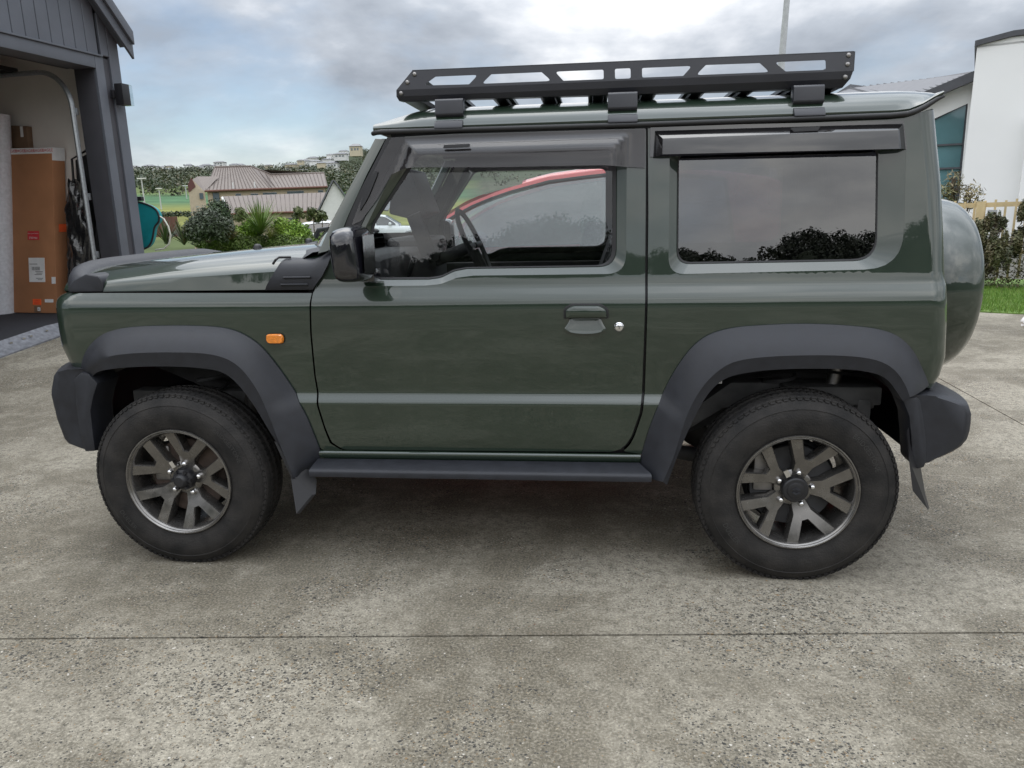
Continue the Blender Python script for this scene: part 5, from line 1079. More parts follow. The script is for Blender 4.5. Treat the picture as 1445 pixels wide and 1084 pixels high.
# tail: rear face, door, window
m = MB(); rows = []
for z in np.r_[np.linspace(.66, 1.0, 8), np.linspace(1.02, 1.6, 12)]:
    xr = float(XR(z)) + RR; h_ = float(Hz(z)) - RR + .004; rows.append([(xr, y, z) for y in np.linspace(-h_, h_, 9)])
m.loft(rows, False); m.build('tail_panel', 'green_paint', car, 40)
m = MB(); m.add([(float(XR(z)) + RR + .003, y, z) for y, z in ((-.48, 1.13), (.48, 1.13), (.46, 1.50), (-.46, 1.50))], [(0, 1, 2, 3)]); m.build('rear_window', 'gloss_black', car, 0)
# nose: grille panel and lamps
m = MB(); rows = []
for z in (.73, .75, .80, .86, .92, .98, 1.02, 1.04):
    xf = float(XC(z)) - FR + .002; h_ = float(Hz(z)) - FR + .004; rows.append([(xf, y, z) for y in np.linspace(-h_, h_, 13)])
m.loft(rows, False); m.build('nose_panel', 'green_paint', car, 30)
m = MB()
m.prism(roundpoly([(-.60, .80), (.60, .80), (.60, .98), (-.60, .98)], .05), lambda p, d: (float(XC(.9)) - FR + d, p[0], p[1]), .004, -.012); gr = m.build('grille', 'dark_trim', car, 30)
for k in range(5):
    m = MB(); m.box((float(XC(.9)) - FR - .018, -.16 + .08 * k, .89), (.016, .03, .14)); m.build('grille_bar', 'green_paint', gr, 30, bevel=.003)
for yv in (-.46, .46):
    m = MB(); m.lathe([(0, -.030), (.05, -.027), (.088, -.016), (.092, 0), (.10, .004)], (float(XC(.9)) - FR - .010, yv, .89), 'x', 28); m.build('headlight', 'lamp_glass', car, 60)
# bumpers
def bumper_front():
    m = MB(); rows = []
    prof = [(-.355, .757, .0), (-.43, .757, 0), (-.468, .748, 0), (-.482, .732, 0), (-.502, .676, 0), (-.506, .655, 0), (-.507, .555, 0), (-.490, .478, 0), (-.476, .459, 0), (-.424, .439, 0), (-.388, .434, 0)]
    for s in np.linspace(0, 1, 33):
        y = -.742 + 1.484 * s; a = abs(y); k = 1 - max(0, (a - .30) / .442) ** 2.4
        row = [(x - .115 * k - (.02 if a < .64 else 0.0) * 0, y * (1.0 if z > .60 else .985), z) for x, z, _ in prof]; rows.append(row)
    m.loft(rows, False)
    for r in (rows[0], rows[-1]): 
        sg = 1 if r[0][1] > 0 else -1
        e = [(x + .012, y + sg * .006, z) for x, y, z in r]; back = [(-.355, y, z) for x, y, z in r]; e2 = [(min(x + .03, -.36), y + sg * .006, z) for x, y, z in r]
        m.loft([r, e, e2, [(max(p[0], -.352), p[1], p[2]) for p in back]], False)
    return m.build('front_bumper', 'black_plastic', car, 30)
bumper_front()
for sd_ in (1, -1):
    # corner wedge with the chamfered top and a vertical fold
    m = MB()
    A_ = [(-.360, .748), (-.330, .742), (-.300, .705), (-.325, .655), (-.345, .60), (-.350, .52), (-.352, .437), (-.395, .434), (-.405, .52), (-.402, .63), (-.395, .685), (-.398, .72)]
    m.prism([(x, z) for x, z in A_], lambda p, d: (p[0], -sd_ * d, p[1]), .62, .757); m.build('bumper_corner', 'black_plastic', car, 30, bevel=.008)
def bumper_rear():
    m = MB(); rows = []
    prof = [tuple(q) for q in smooth_curve([(2.60, .674), (2.70, .671), (2.778, .643), (2.806, .634), (2.814, .605), (2.815, .535), (2.800, .492), (2.716, .443), (2.66, .43)], 18, 2)]
    for s in np.linspace(0, 1, 25):
        y = -.748 + 1.496 * s; a = abs(y); k = 1 - max(0, (a - .4) / .348) ** 3
        rows.append([(x + .05 * k * min(1, (x - 2.6) / .15), y, z) for x, z in prof])
    m.loft(rows, False)
    for r in (rows[0], rows[-1]):
        sg = -1 if r[0][1] > 0 else 1; r2 = [(p[0] - .02 * (p[0] > 2.7), p[1] - sg * .012, p[2]) for p in r]; m.loft([r, r2], False); m.add(r2, [tuple(range(len(r2)))])
    return m.build('rear_bumper', 'black_plastic', car, 40)
bumper_rear()
for sd_ in (1, -1):
    A_ = [(2.580, .662), (2.628, .669), (2.640, .655), (2.655, .60), (2.672, .52), (2.6797, .445), (2.676, .420), (2.655, .413), (2.632, .44), (2.622, .52), (2.608, .60)]
    m = MB(); m.prism(A_, lambda p, d: (p[0], -sd_ * d, p[1]), .66, .766); m.build('bumper_corner', 'black_plastic', car, 30, bevel=.009)
    m = MB(); m.prism([(2.70, .565), (2.79, .565), (2.79, .60), (2.70, .60)], lambda p, d: (2.815 + .012 * d, -sd_ * (p[0] - 2.12), p[1]), 0, 1); m.build('tail_light', 'red_lens', car, 30, bevel=.004)
# door furniture
for sd_ in (1, -1):
    d = fdoor[sd_]
    def hp_(pts, o): return [tuple(PS(u, z, o) * [1, sd_, 1]) for u, z in pts]
    HF = roundpoly([(1.4554, .9385), (1.5964, .9385), (1.5964, .9650), (1.572, .9796), (1.480, .9804), (1.4554, .968)], [.004, .004, .02, .03, .03, .02], 4)
    c_ = np.mean(HF, 0); m = MB(); m.loft([hp_(HF, -.004), hp_(HF, .014), hp_([tuple(c_ + (np.array(p) - c_) * [.97, .92]) for p in HF], .022), hp_([tuple(c_ + (np.array(p) - c_) * [.80, .6]) for p in HF], .026)], True, True); m.build('door_handle', 'green_paint', d, 40)
    HR = roundpoly([(1.4484, .9340), (1.6034, .9340), (1.6034, .968), (1.575, .986), (1.477, .987), (1.4484, .972)], [.004, .004, .02, .03, .03, .02], 4)
    m = MB(); m.loft([hp_(HR, .0012), hp_([tuple(c_ + (np.array(p) - c_) * [.97, .93]) for p in HR], .0018)], True, True); m.build('handle_shadow_gap', 'rubber_seal', d, 40)
    CU = [tuple(q) for q in smooth_curve([(1.4705, .9375), (1.4690, .926), (1.4580, .909), (1.4500, .900), (1.4600, .890), (1.490, .8835), (1.523, .8820), (1.556, .8830), (1.585, .889), (1.5960, .8985), (1.5880, .909), (1.5790, .926), (1.5765, .9375)], 36, 2)]; c_ = np.mean(CU, 0)
    def cu_(k, e):
        return [tuple(PS(c_[0] + (u - c_[0]) * k, c_[1] + (z - c_[1]) * k, e + .0145 * (1 - ((c_[1] + (z - c_[1]) * k) - .8830) / .0545) ** 1.2) * [1, sd_, 1]) for u, z in CU]
    m = MB(); m.loft([hp_(CU, .0), cu_(1.0, .001), cu_(.96, .0022), cu_(.85, .0018), cu_(.6, .0012), cu_(.3, .001)], True, True)
    m.build('handle_cup', 'green_paint', d, 50)
    p = PS(1.6395, .9036, 0) * [1, sd_, 1]; m = MB(); m.lathe([(0, -.0105), (.010, -.0105), (.0130, -.009), (.0145, -.0035), (.0165, -.002), (.0165, .003)] if sd_ > 0 else [(0, .0105), (.010, .0105), (.0130, .009), (.0165, .002)], tuple(p), 'y', 24); lk = m.build('door_lock', 'chrome', d, 40)
    m = MB(); m.box((p[0], p[1] - sd_ * .0108, p[2]), (.0025, .0012, .011)); m.build('key_slot', 'dark_trim', lk, 0)
    MK = roundpoly([(.366, .8495), (.4316, .8495), (.4316, .8855), (.366, .8855)], .016, 5); c_ = np.mean(MK, 0)
    m = MB(); m.loft([hp_(MK, 0), hp_(MK, .010), hp_([tuple(c_ + (np.array(p) - c_) * [.9, .82]) for p in MK], .0145)], True, True); m.build('side_indicator', 'amber', car, 40)
    m = MB(); m.loft([hp_([tuple(c_ + (np.array(p) - c_) * [1.06, 1.1]) for p in MK], .001), hp_([tuple(c_ + (np.array(p) - c_) * [1.06, 1.1]) for p in MK], .004)], True, True); m.build('indicator_seal', 'rubber_seal', car, 40)
    # mirror
    MR = [(0.6960, 1.245), (0.7060, 1.2585), (0.7400, 1.2670), (0.7700, 1.2660), (0.7850, 1.2560), (0.7920, 1.2380), (0.8010, 1.100), (0.792, 1.085), (0.770, 1.079), (0.7226, 1.0776), (0.7020, 1.0885), (0.6910, 1.190)]
    R_ = smooth_curve(MR + [MR[0]], 40, 2)[:-1]; c_ = R_.mean(0); m = MB(); L = []
    for y, s in ((.745, .90), (.76, .97), (.80, 1.0), (.855, .985), (.895, .94), (.918, .86), (.93, .70), (.935, .45)):
        L.append([(c_[0] + (p[0] - c_[0]) * (s if y < .9 else s * .96) - max(0, y - .86) * .10, -sd_ * y, c_[1] + (p[1] - c_[1]) * s) for p in R_])
    m.loft(L, True, True); mir = m.build('door_mirror', 'gloss_black', car, 50)
    m = MB(); m.box((.765, -sd_ * .735, 1.095), (.07, .09, .045)); m.build('mirror_foot', 'gloss_black', mir, 40, bevel=.012)
    m = MB(); m.add([(.803, -sd_ * y, z) for y, z in ((.77, 1.105), (.90, 1.11), (.90, 1.235), (.77, 1.235))], [(0, 1, 2, 3)]); m.build('mirror_glass', 'chrome', mir, 0)
# weather shields
VS = [(0.7360, 1.2800), (0.700, 1.265), (0.7587, 1.3997), (0.8554, 1.5581), (1.0755, 1.5620), (1.366, 1.5620), (1.7225, 1.5610), (1.7233, 1.4331), (1.5798, 1.4446), (1.22, 1.4475), (0.9443, 1.4550), (0.9000, 1.4530), (0.8500, 1.4350), (0.7950, 1.350)]
def v_off(u, z):
    front = 0.72 + (z - 1.25) * 0.43
    k = sstep(0.0, 0.055, np.minimum(np.minimum(1.552 - z, (1.672 - u) * 0.9), (u - front - 0.055) * 0.8)); return 0.007 + 0.034 * k + 0.0012 * k * np.sin((1.56 - z) * 60)
panel('wind_deflector', VS, [], 'smoke_acrylic', car, 1, offf=v_off, flange=0.0, zstep=0.012, xs=np.arange(0.69, 1.73, 0.014))
m = MB(); m.loft([[tuple(PS(u, z, o)) for u, z in roundpoly([(1.045, 1.514), (1.135, 1.5155), (1.135, 1.5265), (1.045, 1.525)], .004, 3)] for o in (.040, .0475)], True, True); m.build('deflector_badge', 'dark_trim', car, 30)
m = MB(); m.loft([[tuple(PS(u, z, o)) for u, z in smooth_curve([(0.735, 1.315), (0.765, 1.355), (0.795, 1.42), (0.808, 1.447), (0.797, 1.455), (0.772, 1.418), (0.742, 1.362), (0.735, 1.315)], 20)[:-1]] for o in (.008, .014)], True, True); m.build('deflector_clip', 'dark_trim', car, 30)
def rv(name, mat):
    m = MB(); A_ = [(1.7385, 1.567), (2.5424, 1.5585), (2.558, 1.4699), (1.7385, 1.4689)]
    B1 = [(1.7531, 1.5520), (2.5400, 1.5480), (2.5535, 1.4700), (1.7490, 1.4700)]; B2 = [(1.7760, 1.5240), (2.5130, 1.5265), (2.5216, 1.4690), (1.7755, 1.4755)]
    for L, o0, o1 in ((A_, .001, .006),): m.loft([[tuple(PS(u, z, o)) for u, z in L] for o in (o0, o1)], True, True)
    return m.build(name, mat, car, 30)
rv('deflector_plate', 'dark_acrylic')
B1 = [(1.7531, 1.5520), (2.5420, 1.5490), (2.5535, 1.4700), (1.7490, 1.4660)]; B2 = [(1.7760, 1.5240), (2.5130, 1.5275), (2.5216, 1.4690), (1.7755, 1.4735)]
m = MB(); p1 = [tuple(PS(u, z, .0062)) for u, z in B1]; p2 = [tuple(PS(u, z, .045)) for u, z in B2]
m.add(p1 + p2, [(4, 5, 6, 7), (0, 1, 5, 4), (1, 2, 6, 5), (3, 0, 4, 7)]); m.build('rear_wind_deflector', 'dark_acrylic', car, 20, bevel=.003)
m = MB(); m.loft([[tuple(PS(u, z, o)) for u, z in ((2.185, 1.545), (2.275, 1.546), (2.268, 1.533), (2.193, 1.532))] for o in (.028, .040)], True, True); m.build('deflector_badge', 'dark_trim', car, 30)

# spare wheel in its painted cover
m = MB(); m.lathe([(0.0, .246), (.24, .245), (.295, .238), (.322, .224), (.339, .200), (.349, .165), (.3535, .12), (.355, .066), (.3525, .062), (.3525, .054), (.3565, .050), (.3565, .012), (.348, .0), (.33, -.002)], (2.775, -0.03, .965), 'x', 72); m.build('spare_wheel_cover', 'green_paint', car, 50)
m = MB(); m.lathe([(.345, .02), (.348, -.02), (.335, -.04), (.20, -.04), (.0, -.04)], (2.770, -0.03, .965), 'x', 60); m.build('spare_tyre', 'tyre_rubber', car, 60)

# wheels
def wheel(x, sd_, phase):
    """alloy wheel built about the origin, outer face towards -y for the left side; turned round for the right"""
    w = bpy.data.objects.get('__none__')
    if not WH:
        rim = MB(); rim.lathe([(.2065, .002), (.2075, -.004), (.2055, -.010), (.2010, -.0105), (.1985, -.006), (.1960, .004), (.192, .012), (.186, .03), (.182, .09), (.182, .17), (.205, .19)], (0, 0, 0), 'y', 72)
        WH['rim'] = rim
    rim = MB(); rim.v, rim.f = list(WH['rim'].v), list(WH['rim'].f)
    rim_o = rim.build('wheel', 'gunmetal', None, 40)
    return rim_o
WH = {}
def ty(prof_r, y): return (prof_r, y)
def build_wheel_meshes():
    # y = 0 is the outer lip plane, +y goes into the car
    m = MB(); m.lathe([(.2065, .002), (.2080, -.005), (.2060, -.0105), (.2025, -.011), (.2005, -.0075), (.1990, -.0055), (.1965, -.0060), (.1945, -.0045), (.1905, .003), (.1885, .012), (.1850, .03), (.182, .09), (.182, .17), (.205, .19)], (0, 0, 0), 'y', 80)
    Y = [(.028, -.022), (.055, -.027), (.089, -.0335), (.1755, -.0905), (.1850, -.070), (.1915, -.0475), (.119, -.0085), (.119, .0085), (.1915, .0475), (.1850, .070), (.1755, .0905), (.089, .0335), (.055, .027), (.028, .022)]
    W_ = {'barrel': m}
    sp = MB()
    n = len(Y); P = [(x, z) for x, z in Y]
    dish = lambda r: .046 - .040 * float(sstep(.045, .165, r))
    c = np.mean(P, 0); ins = [tuple(np.array(p)) for p in P]
    def inset(P, d):
        out_ = []
        for i in range(n):
            a, b, e = np.array(P[i - 1]), np.array(P[i]), np.array(P[(i + 1) % n]); t1 = (b - a) / np.linalg.norm(b - a); t2 = (e - b) / np.linalg.norm(e - b)
            n1 = np.array([-t1[1], t1[0]]); n2 = np.array([-t2[1], t2[0]]); q = n1 + n2; q /= max(.5, (q @ q) / 2) ; out_.append(tuple(b + q * d / 1.0 * 1.0 if np.linalg.norm(q) < 3 else b))
        return out_
    I1 = inset(P, .0035)
    for L, dy in ((P, .055), (P, .0045), (I1, .0)): pass
    lo = [[(x, dish(math.hypot(x, z)) + .050, z) for x, z in P], [(x, dish(math.hypot(x, z)) + .0065, z) for x, z in P], [(x, dish(math.hypot(x, z)), z) for x, z in I1]]
    sp.loft(lo, True); k0 = 2 * n
    # front face as strips: stem quad, fork, two branches
    fidx = lambda i: k0 + i
    for q in ((0, 1, 12, 13), (1, 2, 11, 12), (2, 6, 7, 11), (2, 3, 5, 6), (3, 4, 5), (7, 8, 10, 11), (8, 9, 10)):
        sp.f.append(tuple(fidx(i) for i in q))
    W_['spoke'] = sp
    return W_
WM = build_wheel_meshes()
def clampz(me_, zc):
    for v in me_.vertices:
        if v.co.z + zc < 0.0015: v.co.z = 0.0015 - zc
def tyre_mesh():
    R0 = .3425
    prof = [(.200, .012), (.207, -.001), (.212, -.0045), (.222, -.006), (.226, -.0075), (.232, -.009), (.250, -.0125), (.268, -.0135), (.285, -.011), (.297, -.007), (.299, -.0085), (.303, -.006), (.316, .001), (.3255, .008), (.330, .013)]
    tr = []
    for k, y in enumerate((.016, .040, .042, .050, .052, .080, .082, .092, .094, .120, .122, .130, .132, .156)):
        tr.append((R0 - (.009 if k % 4 in (2, 3) else 0.0) - .003 * abs((y - .086) / .07) ** 3, y))
    prof += [(R0 - .0045, .0145)] + tr + [(.330, .160), (.316, .171), (.27, .186), (.22, .178), (.207, .172)]
    m = MB(); m.lathe(prof, (0, 0, 0), 'y', 120); return m
def tread_mesh():
    R0 = .3425; m = MB(); n = 92
    for k in range(n):
        a = 2 * math.pi * k / n
        for y0, y1, sw in ((.0085, .036, .25), (.054, .078, -.2), (.096, .118, .2), (.134, .164, -.25)):
            q = []
            for r, e in ((R0 - .006, 0.0), (R0 + .0024, .05)):
                for y, s in ((y0, 0), (y1, sw)):
                    for da in (.10 + e, .90 - e):
                        aa = a + (da + s * .6) * 2 * math.pi / n; rr = r - .003 * abs((y - .086) / .07) ** 3 - (.0045 if y in (.0085, .164) and r > R0 else 0)
                        q.append((rr * math.cos(aa), y, rr * math.sin(aa)))
            m.add(q, [(4, 5, 7, 6), (0, 1, 5, 4), (2, 6, 7, 3), (0, 4, 6, 2), (1, 3, 7, 5)])
        # shoulder lugs running down on to the sidewall
        q = []
        for r, y in ((R0 - .0030, .0125), (R0 - .014, .0055)):
            for da in (.12, .72):
                aa = a + da * 2 * math.pi / n; q += [(r * math.cos(aa), y, r * math.sin(aa)), ((r - .004) * math.cos(aa), y + .008, (r - .004) * math.sin(aa))]
        m.add(q, [(0, 2, 6, 4), (0, 4, 5, 1), (2, 3, 7, 6), (0, 1, 3, 2), (4, 6, 7, 5)])
    return m
TY, TD = tyre_mesh(), tread_mesh()
def emblem():
    """slanted letter-like mark on the centre cap: two opposed hooks"""
    m = MB(); P = [(1, .33), (.52, .02), (0, .42), (-.42, .22), (1, -.33), (0, -1), (-1, -.33), (-.52, -.02), (0, -.42), (.42, -.22), (-1, .33), (0, 1)]
    m.prism([(x * .0150, z * .0150) for x, z in P], lambda p, d: (p[0], d, p[1]), .0100, .0135)
    return m
for xw, sd_, ph in ((0.0, 1, 4), (2.2524, 1, 1.5), (0.0, -1, 20), (2.2524, -1, 50)):
    zc = .3345; flip = Matrix.Identity(3) if sd_ > 0 else Matrix.Rotation(math.pi, 3, 'Z')
    yc = -0.7985 * sd_
    def put(mb, name, mat, parent, smooth=40, clamp=False, rot=0.0, bevel=0.0):
        Rm = flip @ Matrix.Rotation(-rad(rot), 3, 'Y'); q = MB(); q.v = [tuple(Rm @ Vector(v)) for v in mb.v]; q.f = list(mb.f)
        q.v = [(v[0] + xw, v[1] + yc, max(v[2] + zc, .0015) if clamp else v[2] + zc) for v in q.v]
        o = q.build(name, mat, parent, smooth, bevel=bevel); return o
    wb = put(WM['barrel'], 'wheel', 'gunmetal', car, 30, rot=ph)
    for k in range(5): put(WM['spoke'], 'spoke', 'gunmetal', wb, 28, rot=ph + 72 * k)
    t_ = put(TY, 'tyre', 'tyre_rubber', wb, 40, True); td = put(TD, 'tread_block', 'tyre_rubber', wb, 20, True); td['kind'] = 'stuff'
    m = MB(); m.lathe([(.066, .08), (.066, .052), (.060, .047), (.03, .047)], (0, 0, 0), 'y', 32); put(m, 'hub', 'gunmetal', wb)
    m = MB(); m.lathe([(0, .0125), (.026, .0125), (.0285, .0135), (.0300, .0160), (.0400, .0170), (.0440, .021), (.0460, .030), (.0470, .06)] if xw > 1 else [(0, -.006), (.018, -.005), (.024, .0), (.028, .010), (.030, .018), (.039, .022), (.0425, .030), (.0435, .06)], (0, 0, 0), 'y', 40); put(m, 'centre_cap', 'dark_trim', wb, 30)
    if xw > 1: put(emblem(), 'cap_emblem', 'black_plastic', wb, 20, rot=0)
    else:
        m = MB()
        for k in range(6): m.prism([(math.cos(a) * .028 + 0, math.sin(a) * .028) for a in [rad(60 * k - 8), rad(60 * k + 8), rad(60 * k + 8) , rad(60 * k - 8)]][:2] + [(math.cos(rad(60 * k + 10)) * .040, math.sin(rad(60 * k + 10)) * .040), (math.cos(rad(60 * k - 10)) * .040, math.sin(rad(60 * k - 10)) * .040)], lambda p, d: (p[0], d, p[1]), .008, .04)
        o = put(m, 'cap_rib', 'dark_trim', wb, 20); o['kind'] = 'stuff'
    for k in range(5):
        a = rad(ph + 6 + 72 * k); m = MB(); m.lathe([(0, -.008), (.006, -.007), (.0095, -.002), (.0100, .010), (.013, .012), (.013, .03)], (.0605 * math.cos(a), .034, .0605 * math.sin(a)), 'y', 12); put(m, 'wheel_nut', 'chrome', wb, 50)
    m = MB(); m.lathe([(.04, .075), (.145, .075), (.147, .078), (.147, .092), (.06, .094)], (0, 0, 0), 'y', 40); put(m, 'brake_disc', 'rust_steel' if xw < 1 else 'chassis', wb)
    m = MB(); m.lathe([(.15, .100), (.16, .12), (.16, .15), (.05, .16)], (0, 0, 0), 'y', 32); put(m, 'brake_drum', 'chassis', wb)
    m = MB(); a = rad(118); m.box((.068 * math.cos(a), .030, .068 * math.sin(a)), (.016, .02, .026), Matrix.Rotation(-a + math.pi / 2, 3, 'Y')); put(m, 'balance_weight', 'chrome', wb, 0)
    m = MB(); m.box((-.10, .10, .05), (.07, .07, .14)); put(m, 'brake_caliper', 'steel_dull', wb, 30, bevel=.01)
    # raised maker's lettering on the sidewall
    for s_, ac, sz in (('DUELER', 215, .026), ('BRIDGESTONE', 35, .024)):
        def arcmap(x, y, d, ac=ac):
            r = .268 + y; a_ = rad(ac) - x / .268 if True else 0; return (r * math.cos(a_), -.0132 - d, r * math.sin(a_))
        if ac > 180:
            def arcmap(x, y, d, ac=ac): 
                r = .268 - y; a_ = rad(ac) + x / .268; return (r * math.cos(a_), -.0132 - d, r * math.sin(a_))
        tm = text_mb(s_, sz, arcmap, .0012); put(tm, 'tyre_lettering', 'tyre_letter', wb, 0)
# underside: frame rails, axles, springs, floor
for sd_ in (1, -1):
    m = MB(); m.loft([[(x, -sd_ * y, z + dz) for y, dz in ((.40, -.05), (.48, -.05), (.48, .05), (.40, .05))] for x, z, y in ((-.35, .56, 0), (.3, .56, 0), (.55, .42, 0), (1.65, .42, 0), (1.9, .50, 0), (2.05, .60, 0), (2.60, .60, 0))], True, True); m.build('frame_rail', 'chassis_light', car, 30, bevel=.006)
    for xw in (0.0, 2.25):
        m = MB(); m.tube([(xw + .055 * math.cos(a), -sd_ * .47 + .055 * math.sin(a), .38 + .30 * a / (12 * math.pi)) for a in np.linspace(0, 12 * math.pi, 120)], .008, 6); m.build('coil_spring', 'chassis', car, 60)
        m = MB(); m.tube([(xw + .13, -sd_ * .52, .30), (xw + .20, -sd_ * .50, .74)], .026, 10); m.build('shock_absorber', 'steel_dull', car, 50)
    m = MB(); m.tube([(0.02, -sd_ * .43, .30), (.62, -sd_ * .43, .38)], .03, 8); m.build('leading_arm', 'chassis', car, 50)
    m = MB(); m.tube([(2.22, -sd_ * .43, .30), (1.62, -sd_ * .43, .40)], .03, 8); m.build('trailing_arm', 'chassis', car, 50)
    m = MB(); m.box((2.42, -sd_ * .52, .62), (.34, .10, .07)); m.box((2.53, -sd_ * .55, .53), (.05, .05, .16)); m.build('body_mount', 'chassis_light', car, 30, bevel=.01)
    m = MB(); m.loft([[(x, -sd_ * y, z) for y in (.60, .66)] for x, z in ((1.84, .46), (1.92, .60), (2.05, .70), (2.30, .735), (2.5, .71))], False); m.build('housing_liner', 'chassis_light', car, 50)
for xw in (0.0, 2.2524):
    m = MB(); m.tube([(xw, -.66, .3345), (xw, -.22, .3345), (xw, -.12, .3345), (xw, .12, .3345), (xw, .2, .3345), (xw, .66, .3345)], [.04, .04, .10, .10, .04, .04], 14); m.build('axle', 'chassis', car, 50)
m = MB(); m.box((1.15, 0, .43), (1.15, 1.30, .03)); m.box((1.2, -.05, .335), (.9, .95, .12)); m.box((1.05, .1, .26), (.5, .4, .12)); m.box((2.2, 0, .80), (.95, .9, .03)); m.box((.1, 0, .72), (.75, .70, .03)); m.build('floor_pan', 'chassis', car, 30)
m = MB(); m.box((.09, 0, 1.005), (.92, 1.385, .05)); m.build('bonnet_inner', 'dark_trim', car, 0)
tg = MB(); tg.box((1.985, -.655, .700), (.045, .004, .026)); tg = tg.build('chassis_tag', 'white_print', car, 0)
text_mb('76N', .022, lambda x, y, d: (1.985 + x, -.6572 - d, .700 + y)).build('tag_lettering', 'black_print', tg, 0)
# interior
m = MB(); m.box((.62, 0, 1.02), (.34, 1.24, .26)); m.build('dashboard', 'interior_dark', car, 30, bevel=.06, bseg=4)
m = MB(); m.box((.70, .33, 1.13), (.22, .36, .12)); m.build('instrument_hood', 'interior_dark', car, 30, bevel=.03, bseg=3)
m = MB(); m.lathe([(.172, 0), (.185, -.012), (.198, 0), (.185, .012), (.172, 0)], (0, 0, 0), 'x', 40)
Rw = Matrix.Rotation(rad(-24), 3, 'Y'); m.v = [tuple(Rw @ Vector(v) + Vector((.98, .33, 1.14))) for v in m.v]; st_ = m.build('steering_wheel', 'interior_dark', car, 60)
m = MB()
for a in (0, 180, 270): m.tube([tuple(Rw @ Vector((0, .02 * math.cos(rad(a)), .02 * math.sin(rad(a)))) + Vector((.975, .33, 1.14))), tuple(Rw @ Vector((0, .185 * math.cos(rad(a)), .185 * math.sin(rad(a)))) + Vector((.98, .33, 1.14)))], .016, 8)
m.tube([(.97, .33, 1.14), (.75, .33, 1.06)], .03, 10); o = m.build('steering_column', 'interior_dark', st_, 50); o['kind'] = 'stuff'
for yv in (.34, -.34):
    m = MB(); m.box((1.34, yv, .80), (.50, .46, .16)); m.build('seat_cushion', 'seat_cloth', car, 40, bevel=.05, bseg=3)
    m = MB(); m.loft([[(x + dx, yv + y, z) for y, dx in ((-.22, .03), (-.20, -.03), (0, -.015), (.20, -.03), (.22, .03), (.20, .09), (-.20, .09))] for x, z in ((1.55, .82), (1.60, 1.0), (1.68, 1.22), (1.71, 1.30))], True, True); m.build('seat_back', 'seat_cloth', car, 50)
    m = MB(); m.box((1.755, yv, 1.385), (.09, .26, .17)); m.build('headrest', 'seat_cloth', car, 40, bevel=.035, bseg=3)
    m = MB(); m.box((1.20, yv * 1.95, .84), (1.0, .05, .40)); m.build('door_lining', 'interior_dark', car, 30, bevel=.015)
m = MB(); m.box((2.35, 0, .88), (.40, 1.1, .18)); m.box((2.52, 0, 1.03), (.10, 1.1, .34)); o = m.build('rear_bench', 'seat_cloth', car, 40, bevel=.04); o['kind'] = 'stuff'
m = MB(); m.loft([[(x, y, 1.575) for y in np.linspace(-.60, .60, 3)] for x in (.80, 2.60)], False); m.build('headliner', 'headliner', car, 0)
m = MB(); m.prism(roundpoly([(.605, 1.300), (.715, 1.272), (.785, 1.300), (.760, 1.365), (.715, 1.50), (.672, 1.500), (.625, 1.44)], .012, 3), lambda p, d: (p[0], d, p[1]), .18, .50); m.build('sun_visor', 'interior_dark', car, 30, bevel=.008)
m = MB(); m.box((.70, .0, 1.475), (.03, .22, .065)); m.build('rear_view_mirror', 'interior_dark', car, 30, bevel=.012)
nav = MB(); nav.box((0, 0, 0), (.016, .085, .175)); Rn = Matrix.Rotation(rad(-18), 3, 'Y') @ Matrix.Rotation(rad(52), 3, 'Z')
nav.v = [tuple(Rn @ Vector(v) + Vector((.862, -.30, 1.215))) for v in nav.v]; nv = nav.build('display_unit', 'dark_trim', car, 30, bevel=.006)
m = MB(); m.box((.0088, 0, -.012), (.001, .068, .105)); m.v = [tuple(Rn @ Vector(v) + Vector((.862, -.30, 1.215))) for v in m.v]; m.build('display_screen', 'screen', nv, 0)
m = MB(); m.box((.0088, 0, .060), (.001, .045, .012)); m.v = [tuple(Rn @ Vector(v) + Vector((.862, -.30, 1.215))) for v in m.v]; m.build('display_logo', 'red_print', nv, 0)
m = MB(); m.box((.009, 0, .083), (.002, .075, .006)); m.box((.009, 0, -.080), (.002, .075, .008)); m.v = [tuple(Rn @ Vector(v) + Vector((.862, -.30, 1.215))) for v in m.v]; o = m.build('display_bezel', 'chrome', nv, 0); o['kind'] = 'stuff'
m = MB(); m.tube([(.83, -.30, 1.13), (.80, -.28, 1.06), (.74, -.25, 1.02)], .012, 8); m.build('display_mount', 'dark_trim', nv, 50)

